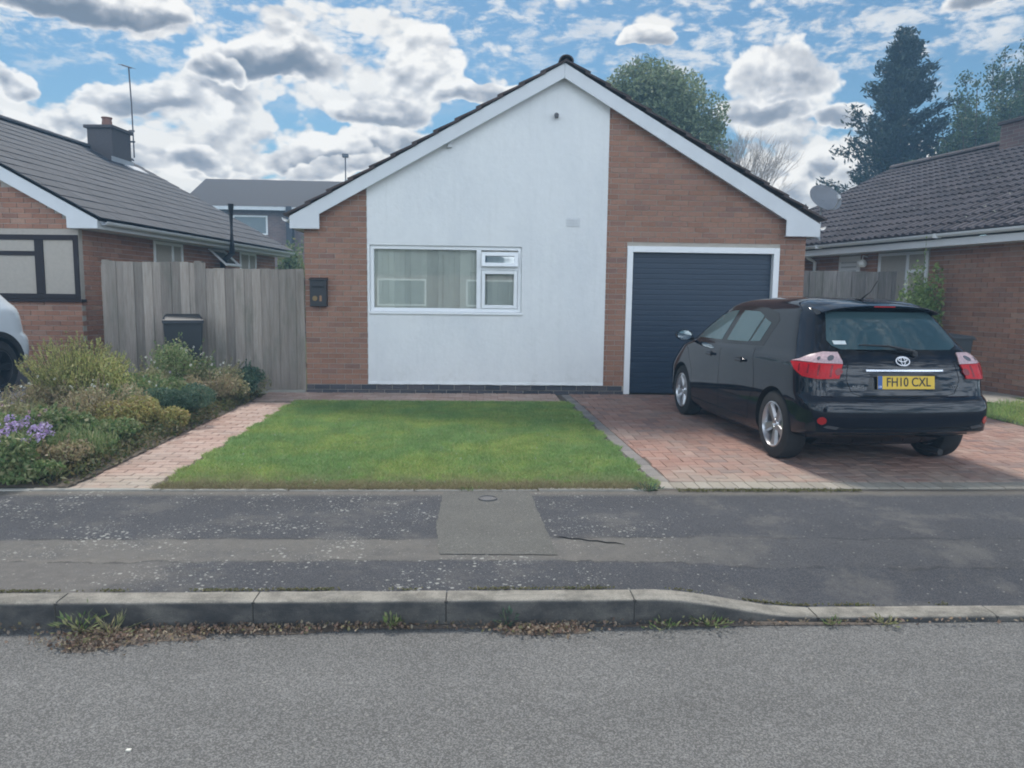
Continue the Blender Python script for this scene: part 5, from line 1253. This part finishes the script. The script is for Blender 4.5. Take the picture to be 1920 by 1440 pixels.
# ---- flower bed
GROW = {'plant': 1.2, 'shrub': 1.08}
def hzp(x, y): return hz(x, y)
def shrub(name, label, cat, loc, rad, h, n, leaf, mat, direction=(0, 0, .5), spread=1., lobes=9, stems=6, flowers=None, spikes=0, shell=.35):
    rad *= 1.12; h *= GROW.get(cat, 1.0); n = int(n*1.35)
    e = empty(name, (loc[0], loc[1], hz(loc[0], loc[1])), 0, label, cat)
    C = [(rng.normal()*rad*.42, rng.normal()*rad*.42, h*(.30+.42*rng.random())) for _ in range(lobes)]; Rr = [(rad*.48*(.7+.6*rng.random()), rad*.48*(.7+.6*rng.random()), h*.30*(.7+.6*rng.random())) for _ in range(lobes)]
    P = clump_points(n, np.array(C), np.array(Rr), shell); P[:, 2] = np.abs(P[:, 2])
    Vs = [leaves(P, leaf[0]*(.6+.8*rng.random(n)), leaf[1]*(.6+.8*rng.random(n)), direction, spread)]
    mb = MB()
    for k in range(stems):
        a = rng.random()*6.28; r_ = rad*.6*rng.random(); mb.tube([(0.02*math.cos(a), .02*math.sin(a), 0), (r_*.5*math.cos(a), r_*.5*math.sin(a), h*.35), (r_*math.cos(a), r_*math.sin(a), h*.75)], [.007, .005, .003], 5)
    for k in range(spikes):      # feathery upright shoots that break the outline
        a = rng.random()*6.28; r_ = rad*(rng.random()**.5); b0 = Vector((r_*.55*math.cos(a), r_*.55*math.sin(a), h*.35)); tip = Vector((r_*1.12*math.cos(a), r_*1.12*math.sin(a), h*(1.08+.16*rng.random())-.42*h*(r_/rad)**2))
        mb.tube([tuple(b0), tuple(tip)], [.004, .0015], 4)
        t = rng.random((64, 1)); Q = np.array(b0)+(np.array(tip)-np.array(b0))*t+rng.normal(size=(64, 3))*.012*(1.3-t)
        dd = np.array((tip-b0).normalized()); Vs.append(leaves(Q, leaf[0]*.8, leaf[1]*.7, dd*1.2, .8))
    leafobj('foliage', Vs, mat, e); mb.obj('stems', M_bark, e)
    if flowers:
        fn, fs, fm, fz = flowers; a = rng.random(fn)*6.28; r_ = rad*1.0*np.sqrt(rng.random(fn)); Q = np.stack([r_*np.cos(a), r_*np.sin(a), h*(fz+.22*rng.random(fn))-.2*h*(r_/rad)**2], 1)
        V = []
        for k in range(5):
            t = 2*math.pi*k/5; V.append(leaves(Q+np.array([math.cos(t), math.sin(t)*.5, math.sin(t)])*fs*.34, fs*.62, fs*.52, (0, -.4, .2), .8))
        leafobj('blooms', V, fm, e, 'stuff')
    return e
G_yel = leafmat('leaf_yellow_green', stops((0.189, 0.236, 0.071), (0.283, 0.319, 0.106), (0.366, 0.378, 0.142), (0.437, 0.401, 0.165), (0.496, 0.425, 0.201)))
G_mid = leafmat('leaf_mid_green', stops((0.083, 0.142, 0.053), (0.130, 0.201, 0.071), (0.189, 0.248, 0.100), (0.248, 0.283, 0.130), (0.307, 0.295, 0.153)))
G_olive = leafmat('leaf_olive', stops((0.153, 0.177, 0.083), (0.224, 0.236, 0.112), (0.295, 0.283, 0.153), (0.366, 0.307, 0.189), (0.260, 0.271, 0.118)))
G_dark = leafmat('leaf_dark_blue_green', stops((0.053, 0.100, 0.065), (0.077, 0.136, 0.088), (0.106, 0.171, 0.106), (0.153, 0.201, 0.130)))
G_brown = leafmat('leaf_faded_brown', stops((0.189, 0.165, 0.094), (0.283, 0.224, 0.130), (0.366, 0.283, 0.177), (0.248, 0.260, 0.118), (0.425, 0.330, 0.236)))
G_gold = leafmat('leaf_gold', stops((0.236, 0.260, 0.083), (0.330, 0.307, 0.106), (0.401, 0.319, 0.130), (0.283, 0.295, 0.106), (0.354, 0.236, 0.106)))
F_white = pmat('petal_white', (.70, .68, .60), .7); F_purple = leafmat('petal_mauve', stops((.38, .25, .50), (.48, .36, .60), (.60, .50, .70))); F_pink = pmat('petal_pink', (.50, .30, .34), .7); F_lilac = pmat('petal_lilac', (.45, .40, .60), .7)
shrub('feathery_shrub', 'tallest shrub of the flower bed, feathery and yellow-green, in front of the left bungalow', 'shrub', (-4.36, 8.45), .46, .72, 11000, (.045, .013), G_yel, (0, 0, 1.2), .7, 12, 10, None, 190, .1)
shrub('leafy_shrub', 'grey-green twiggy shrub with white flowers in front of the dark bin', 'shrub', (-3.85, 9.95), .42, .72, 3800, (.040, .018), G_mid, lobes=8, flowers=(14, .030, F_white, .8), spikes=14)
shrub('leafy_shrub', 'brownish flowering shrub between the dark bin and the gate', 'shrub', (-3.45, 10.05), .45, .52, 4200, (.038, .018), G_olive, lobes=9, flowers=(16, .028, F_white, .85), spikes=16)
shrub('leafy_shrub', 'dark leafy shrub at the far corner of the bed beside the gate', 'shrub', (-3.22, 10.45), .30, .42, 2200, (.045, .022), G_dark, lobes=6, spikes=6)
shrub('perennial', 'drooping reddish-brown plant spilling onto the far end of the brick path', 'plant', (-3.22, 9.55), .34, .36, 2600, (.036, .016), G_brown, lobes=7, spikes=6)
shrub('rounded_bush', 'dense dark blue-green dome-shaped bush beside the brick path', 'bush', (-3.24, 8.50), .31, .44, 6500, (.030, .012), G_dark, (0, 0, .4), 1., 8, 6, shell=.7)
shrub('golden_plant', 'low golden-yellow mound in front of the dark dome-shaped bush', 'plant', (-3.42, 7.75), .36, .33, 4600, (.034, .020), G_gold, lobes=8, shell=.6)
shrub('leafy_plant', 'bright green leafy plant behind the golden mound', 'plant', (-3.72, 8.55), .36, .44, 3200, (.045, .024), G_mid, lobes=8, flowers=(8, .022, F_white, .8), spikes=8)
shrub('perennial', 'faded brown perennial in the middle of the bed, left of the golden mound', 'plant', (-3.85, 7.75), .36, .42, 2800, (.034, .013), G_brown, lobes=8, flowers=(10, .022, F_white, .85), spikes=22)
shrub('perennial', 'olive-green perennial right of the tallest feathery shrub', 'plant', (-3.95, 9.1), .36, .46, 2800, (.036, .016), G_olive, lobes=8, flowers=(8, .024, F_lilac, .9), spikes=16)
shrub('perennial', 'tawny seeded perennial at the foot of the tallest feathery shrub', 'plant', (-4.35, 8.0), .42, .38, 3000, (.034, .013), G_brown, lobes=8, flowers=(14, .026, F_white, .95), spikes=18)
shrub('leafy_plant', 'yellowish leafy plant near the left drive, above the mauve flowers', 'plant', (-4.62, 7.3), .42, .36, 3000, (.038, .018), G_olive, lobes=8, flowers=(8, .022, F_white, 1.0), spikes=12)
shrub('leafy_plant', 'small fresh green plant at the path edge in front of the golden mound', 'plant', (-3.32, 7.1), .24, .24, 1900, (.040, .022), G_mid, lobes=6)
shrub('leafy_plant', 'broad-leaved green plant in the near half of the bed', 'plant', (-3.72, 6.85), .34, .34, 2600, (.048, .028), G_mid, lobes=7, spikes=4)
shrub('grassy_plant', 'grassy green tuft at the path edge in the near half of the bed', 'plant', (-3.30, 6.45), .30, .26, 2400, (.07, .008), G_mid, (0, 0, 1.3), .7, lobes=7)
shrub('perennial', 'orange-brown low plant near the front end of the brick path', 'plant', (-3.25, 5.98), .22, .24, 1700, (.036, .016), G_brown, lobes=6, spikes=5)
shrub('flowering_plant', 'mauve-flowered plant at the near left corner of the bed', 'plant', (-3.66, 5.92), .34, .40, 3600, (.045, .022), G_mid, lobes=8, flowers=(170, .040, F_purple, .78), spikes=10)
shrub('leafy_plant', 'low green foliage below the mauve flowers by the pavement', 'plant', (-3.36, 5.74), .20, .17, 1500, (.046, .024), G_mid, lobes=6)
shrub('leafy_plant', 'pale green bushy plant behind the mauve flowers', 'plant', (-4.1, 6.7), .36, .34, 2500, (.04, .02), G_olive, lobes=7, flowers=(10, .03, F_pink, .9), spikes=8)
nG = 22000; u, v = rng.random(nG), rng.random(nG); y = 5.6+5.1*v; x = -2.955-(1.45+.75*(1-v))*u+.03*np.sin(y*11); P = np.stack([x, y, np.array([hz(a, b) for a, b in zip(x, y)])+.02+rng.random(nG)**1.5*.13], 1)
o = leafobj('bed_ground_cover', [leaves(P, .04*(.5+rng.random(nG)), .02*(.5+rng.random(nG)), (0, 0, .5))], leafmat('ground_cover_leaf', stops((.05, .075, .03), (.10, .12, .045), (.15, .12, .06), (.08, .10, .035), (.19, .15, .08))), None, 'stuff'); tag(o, 'mixed low green and brown foliage filling the flower bed', 'ground cover')
shrub('leafy_shrub', 'bright green bush beside the window of the right-hand bungalow, over the car roof', 'bush', (7.10, 12.0), .32, 2.0, 6500, (.055, .028), leafmat('leaf_fresh', stops((.09, .15, .05), (.15, .23, .07), (.21, .30, .09), (.28, .36, .13))), lobes=16, spikes=6)
shrub('leafy_shrub', 'blurred green shrub behind the left gate, in the gap beside the brick strip', 'shrub', (-5.62, 23.6), .55, 2.6, 4500, (.11, .06), G_mid, lobes=12, spikes=10)

# ---- trees
def limbs(mb, base, top, r0, n, spread, rise, rmin=.03, seed=0):
    ends = []; b = Vector(base); t = Vector(top)
    mb.tube([b, b.lerp(t, .35)+Vector((rng.normal()*.1, rng.normal()*.1, 0)), b.lerp(t, .7), t], [r0, r0*.8, r0*.5, r0*.18], 10)
    for k in range(n):
        f = .25+.7*k/n; p = b.lerp(t, f); a = k*2.4+rng.random(); L = spread*(1.05-.6*abs(f-.5))*(.7+.5*rng.random()); q = p+Vector((math.cos(a)*L, math.sin(a)*L, rise*L)); m_ = p.lerp(q, .5)+Vector((0, 0, .08*L))
        mb.tube([p, m_, q], [r0*.35*(1.1-f), r0*.2*(1.1-f)+.01, .012], 6); ends.append(q)
        for j in range(3):
            a2 = a+rng.normal()*.7; s0 = p.lerp(q, .45+.2*j); q2 = s0+Vector((math.cos(a2)*L*.45, math.sin(a2)*L*.45, L*.3*rng.random())); mb.tube([s0, q2], [.03*(1.1-f)+.008, .008], 5); ends.append(q2)
    return ends
def broadleaf(loc, label, h, rad, crown_z, n, leaf, mat, lobes=26, gap=.0, cat='tree', name='tree'):
    e = empty(name, loc, 0, label, cat); mb = MB(); limbs(mb, (0, 0, 0), (0, 0, h*.85), .22*h/9, 12, rad*.8, .35); mb.obj('trunk', M_bark, e, 40)
    C, Rr = [], []
    for k in range(lobes):
        d = rng.normal(size=3); d /= np.linalg.norm(d); rr = rng.random()**.4; c = (d[0]*rad*.80*rr, d[1]*rad*.80*rr, crown_z+d[2]*(h-crown_z)*.88*rr); s = rad*(.24+.18*rng.random()); C.append(c); Rr.append((s, s, s*.85))
    P = clump_points(n, np.array(C), np.array(Rr), .45); leafobj('crown', [leaves(P, leaf[0]*(.6+.8*rng.random(n)), leaf[1]*(.6+.8*rng.random(n)))], mat, e); return e
T_a = leafmat('tree_leaf_ash', stops((0.112, 0.150, 0.090), (0.165, 0.209, 0.112), (0.209, 0.255, 0.134), (0.269, 0.299, 0.179)))
T_c = leafmat('conifer_needle', stops((.012, .024, .020), (.020, .036, .028), (.030, .050, .036), (.048, .068, .044)))
T_b = leafmat('tree_leaf_dark', stops((0.035, 0.063, 0.031), (0.063, 0.098, 0.042), (0.098, 0.140, 0.063)))
t1 = broadleaf((5.75, 26.5, 0), 'large rounded leafy tree rising behind the right slope of the main roof', 9.3, 2.75, 6.3, 95000, (.13, .07), T_a, 120)
# twiggy broken top of that tree
mb = MB()
for k in range(6): mb.tube([(-.45+.05*k, 0, 8.0), (-.5+.06*k, 0, 9.0+.1*(k % 3)), (-.6+.11*k, 0, 9.40+.09*(k % 2))], [.03, .02, .01], 5)
mb.obj('dead_twigs', M_bark, t1); 
# bare tree
bt = empty('tree', (8.55, 25.0, 0), 0, 'leafless pale tree with thin branches between the round tree and the conifer', 'tree'); M_bare = pmat('bare_bark', (.40, .36, .34), .9, .2, 10); mb = MB()
mb.tube([(0, 0, 0), (0, 0, 2.8)], [.12, .09], 8)
mt = MB()
def branch(p, d, L, r_, depth):
    q = p+d*L; (mb if depth > 3 else mt).tube([p, p.lerp(q, .5)+Vector((rng.normal(), rng.normal(), 0))*.03*L, q], [r_, r_*.8, r_*.55], 5, False)
    if depth == 0: return
    for k in range(3 if depth > 1 else 3):
        d2 = (d+Vector((rng.normal()*.36, rng.normal()*.36, .13+rng.normal()*.12))).normalized(); branch(p.lerp(q, .55+.45*rng.random()), d2, L*(.66+.16*rng.random()), r_*.62, depth-1)
for k in range(5): a = k*1.26+.3; branch(Vector((0, 0, 2.6)), Vector((math.cos(a)*.30, math.sin(a)*.30, 1)).normalized(), 1.5, .034, 5)
mb.obj('trunk', M_bare, bt); mt.obj('twigs', M_bare, bt)
# conifer
def conifer(loc, label, h, rad, n_whorl, mat, z0=1.5):
    e = empty('conifer', loc, 0, label, 'tree'); mb = MB(); mb.tube([(0, 0, 0), (.05, 0, h*.5), (.0, 0, h*.98)], [.30, .18, .03], 10); Vs = []
    for i in range(n_whorl):
        f = i/n_whorl; z = z0+(h-z0)*f; r0 = rad*(1-f**1.7)*(.80+.30*math.sin(i*1.7))+.25
        nb = 6 if f < .85 else 4
        for k in range(nb):
            if rng.random() < .10: continue
            a = i*2.1+k*6.283/nb+rng.normal()*.25; L = r0*(.60+.55*rng.random()); p = np.array([0, 0, z]); q = np.array([math.cos(a)*L, math.sin(a)*L, z+L*(.30-.05*f)+rng.normal()*.15]); m_ = (p+q)/2+np.array([0, 0, -.10*L])
            mb.tube([tuple(p), tuple(m_), tuple(q)], [.05*(1-f)+.012, .03*(1-f)+.01, .008], 5)
            nn = int(150*L/rad)+70; t = rng.random((nn, 1))**.75; c = (1-t)**2*p+2*t*(1-t)*m_+t*t*q; off = rng.normal(size=(nn, 3))*np.array([.22, .22, .15])*(.55+.65*L/rad)*(1.1-.4*t); off[:, 2] -= .10*np.abs(rng.normal(size=nn))
            dd = (q-p)/np.linalg.norm(q-p); Vs.append(leaves(c+off, .26*(.6+.8*rng.random(nn)), .085*(.6+.8*rng.random(nn)), dd+np.array([0, 0, .5]), .9))
    mb.obj('trunk', M_bark, e, 40); leafobj('crown', Vs, mat, e); return e
conifer((18.1, 33.0, 0), 'tall dark conifer with a ragged outline behind the right-hand roof', 12.9, 3.5, 50, T_c)
broadleaf((17.9, 29.5, 0), 'mid-green leafy tree filling the space right of the tall conifer, above the roof ridge', 8.3, 1.55, 6.4, 22000, (.14, .07), T_b, 18)
def whippy(loc, label, h, n):
    e = empty('tree', loc, 0, label, 'tree'); mb = MB(); Vs = []
    mb.tube([(0, 0, 0), (0, 0, h*.5)], [.16, .10], 8)
    for k in range(n):
        a = rng.random()*6.28; L = .5+1.5*rng.random(); zt_ = h*(.72+.30*rng.random())-L*.4; p = np.array([0, 0, h*.4]); q = np.array([math.cos(a)*L, math.sin(a)*L, zt_]); mb.tube([tuple(p), tuple((p+q)/2+np.array([math.cos(a)*.2, math.sin(a)*.2, 0])), tuple(q)], [.06, .03, .01], 5)
        for j in range(9):
            t = .35+.65*rng.random(); c = p+(q-p)*t; m_ = 60; s = .16+.16*(1-t); Vs.append(leaves(c+rng.normal(size=(m_, 3))*s, .13*(.6+.8*rng.random(m_)), .07, None))
    mb.obj('trunk', M_bark, e, 40); leafobj('crown', Vs, T_b, e)
whippy((19.2, 29.0, 0), 'open-branched tree with sky showing through at the right edge', 9.9, 34)
whippy((21.6, 31.0, 0), 'second open-branched tree, rightmost in view behind the ridge', 11.6, 38)

# ---- gutter litter and weeds along the kerb
def litter(n, xc, sx, yc, sy, z=ZR+.012):
    return np.stack([xc+rng.normal(size=n)*sx, np.minimum(3.462, yc+rng.normal(size=n)*sy), z+.012+rng.random(n)*.022], 1)
zl = ZR+.012
Ps = [litter(900, -1.62, .16, 3.36, .045, zl-.01), litter(420, -1.70, .08, 3.27, .03, zl-.01), litter(700, -1.15, .22, 3.41, .022, zl-.01), litter(420, -.62, .28, 3.43, .014, zl-.01), litter(700, .33, .13, 3.39, .026, zl-.01), litter(160, 1.2, .6, 3.44, .010, zl-.01), litter(120, -2.2, .12, 3.43, .02, zl-.01), litter(90, 2.0, .5, 3.44, .01, zl-.01), litter(220, -.1, .9, 3.44, .012, zl-.01)]
P = np.concatenate(Ps); P = P[rng.random(len(P)) < .62]; n = len(P)
o = leafobj('leaf_litter', [leaves(P, .020*(.5+.9*rng.random(n)), .014*(.5+.9*rng.random(n)), (0, 0, 0), 1)], leafmat('dead_leaf', stops((.12, .085, .065), (.20, .14, .11), (.27, .20, .15), (.34, .29, .21), (.16, .12, .09), (.24, .15, .11), (.22, .22, .10)), .9, .1), None, 'stuff'); tag(o, 'brown dead leaves and grit gathered along the foot of the kerb', 'leaf litter')
# silt under the litter
def silt(xc, yc, rx, ry, z):
    n = 40; mb = MB(); mb.v.append((xc, yc, z+.012))
    for k in range(n):
        a = 2*math.pi*k/n; r_ = 1+.18*math.sin(3*a+xc*7)+.10*math.sin(7*a+xc); mb.v.append((xc+rx*r_*math.cos(a), min(3.468, yc+ry*r_*math.sin(a)), z-.004))
    for k in range(n): mb.f.append((0, 1+k, 1+(k+1) % n))
    return mb
M_silt = pmat('gutter_silt', (.13, .105, .085), .97, .4, 30, .8, 120)
for (xc, yc, rx, ry) in ((-1.55, 3.38, .30, .09), (-1.70, 3.28, .13, .055), (-.95, 3.44, .42, .045), (.33, 3.41, .20, .055), (-.3, 3.455, .5, .02), (1.3, 3.455, .7, .02)):
    s_ = silt(xc, yc, rx, ry, ZR+.009).obj('gutter_silt', M_silt, None, 60); s_['kind'] = 'structure'
def weed(x, y, z, n, h, mat, label, spread=.05, leaf=(.05, .012), cat='weed'):
    e = empty('weed', (x, y, z), 0, label, cat); a = rng.random(n)*6.28; t = rng.random(n)**.6; el = .3+rng.random(n)*1.0
    P = np.stack([spread*t*np.cos(a)*np.cos(el)*2, spread*t*np.sin(a)*np.cos(el)*2, .005+h*t*np.sin(el)], 1); d = np.stack([np.cos(a)*np.cos(el), np.sin(a)*np.cos(el), np.sin(el)], 1)
    V = [leaves(P[i:i+1], leaf[0]*(.6+.7*rng.random()), leaf[1], d[i]*3, .5) for i in range(n)]; leafobj('foliage', V, mat, e)
    mb = MB()
    for k in range(5): q = random.randrange(n); mb.tube([(0, 0, 0), tuple(P[q])], [.0022, .0012], 4)
    mb.obj('stalk', G_olive, e)
zw = ZR+.006
weed(-1.80, 3.42, zw, 60, .13, G_mid, 'largest clump of green weed growing in the gutter at the left, among brown leaves', .07)
weed(-1.66, 3.40, zw, 60, .10, G_olive, 'spiky grey-green weed beside the largest weed clump in the gutter', .09, (.06, .008))
weed(-.385, 3.44, zw, 46, .075, G_mid, 'small green weed in the gutter left of the middle kerb joint', .035, (.03, .013))
weed(.15, 3.445, zw, 40, .095, G_dark, 'grey-green rosette weed against the kerb just right of the middle joint', .035, (.035, .010))
weed(.92, 3.44, zw, 60, .040, G_mid, 'low green weeds in the gutter where the kerb begins to drop', .08, (.03, .010))
weed(1.12, 3.44, zw, 60, .055, G_mid, 'tufted green weed in the gutter halfway down the dropping kerb', .06, (.035, .010))
weed(1.72, 3.44, zw-.0, 36, .035, G_mid, 'small weed in the gutter at the foot of the dropped kerb', .035, (.028, .010))
weed(1.98, 3.44, zw-.0, 36, .035, G_olive, 'rightmost small weed in the gutter beside the dropped kerb', .04, (.028, .010))
weed(-.05, 5.50, 0, 30, .03, G_mid, 'tiny weed on the lawn edging above the pale pavement patch', .05, (.025, .009))
weed(1.28, 5.50, 0, 60, .05, G_dark, 'dark tuft where lawn, driveway and pavement meet', .07, (.04, .010))
# moss and grit strip behind the kerb top
n = 2600; x = rng.random(n)*4.8-2.4; y = 3.600+np.abs(rng.normal(size=n))*.013; P = np.stack([x, y, np.array([zp(a, b) for a, b in zip(x, y)])+.004+rng.random(n)*.006], 1); keep = (np.sin(x*5)+np.sin(x*13.7)+rng.normal(size=n)*.5) > .1; P = P[keep]; n = len(P)
o = leafobj('kerb_moss', [leaves(P, .014, .009, (0, 0, 0), 1)], leafmat('moss', stops((.10, .10, .05), (.20, .18, .10), (.08, .10, .03))), None, 'stuff'); tag(o, 'dry moss and grit in the joint between kerb and pavement', 'moss')
n = 900; x = 1.5+rng.random(n)*1.4; y = 5.49+rng.normal(size=n)*.014; P = np.stack([x, y, .006+rng.random(n)*.012], 1)
o = leafobj('edge_moss', [leaves(P, .020, .010, (0, 0, .3), 1)], leafmat('moss_green', stops((.09, .10, .035), (.17, .16, .07), (.13, .12, .06))), None, 'stuff'); tag(o, 'mossy growth along the front edge of the driveway', 'moss')
sp = MB().box((-.008, -.006, 0), (.008, .006, .005)).obj('litter_scrap', F_white, None, bevel=.001); sp.location = (-1.17, 2.48, -.1105); tag(sp, 'tiny white scrap lying alone on the road near the bottom left', 'scrap')
# fallen bits on path and pavement
for i in range(1): pass

# ---- thin summer haze
hv, th_ = newmat('haze_air'); pvn = th_.n('ShaderNodeVolumePrincipled'); pvn.inputs['Color'].default_value = (.36, .66, 1.0, 1); pvn.inputs['Density'].default_value = HAZE; pvn.inputs['Anisotropy'].default_value = .15
th_.out(None, pvn.outputs[0])
hzb = MB().box((-70, -45, -1.3), (70, 62, 17)).obj('haze', hv); tag(hzb, kind='stuff')
GROUPS = {'weed': 'weeds growing along the kerb and edging', 'bungalow': 'brick bungalows of the street', 'wheelie_bin': 'dark wheelie bins', 'fence': 'grey wooden fences', 'tree': 'trees behind the houses', 'conifer': 'trees behind the houses', 'aerial': 'television aerials on the roofs'}
for o in COL.objects:
    if o.parent is None and 'category' in o:
        k = o.name.split('.')[0]
        if k in GROUPS: o['group'] = GROUPS[k]
        elif k in ('leafy_shrub', 'leafy_plant', 'perennial', 'feathery_shrub', 'rounded_bush', 'golden_plant', 'grassy_plant', 'flowering_plant') and o.location.y < 11: o['group'] = 'plants in the front flower bed'
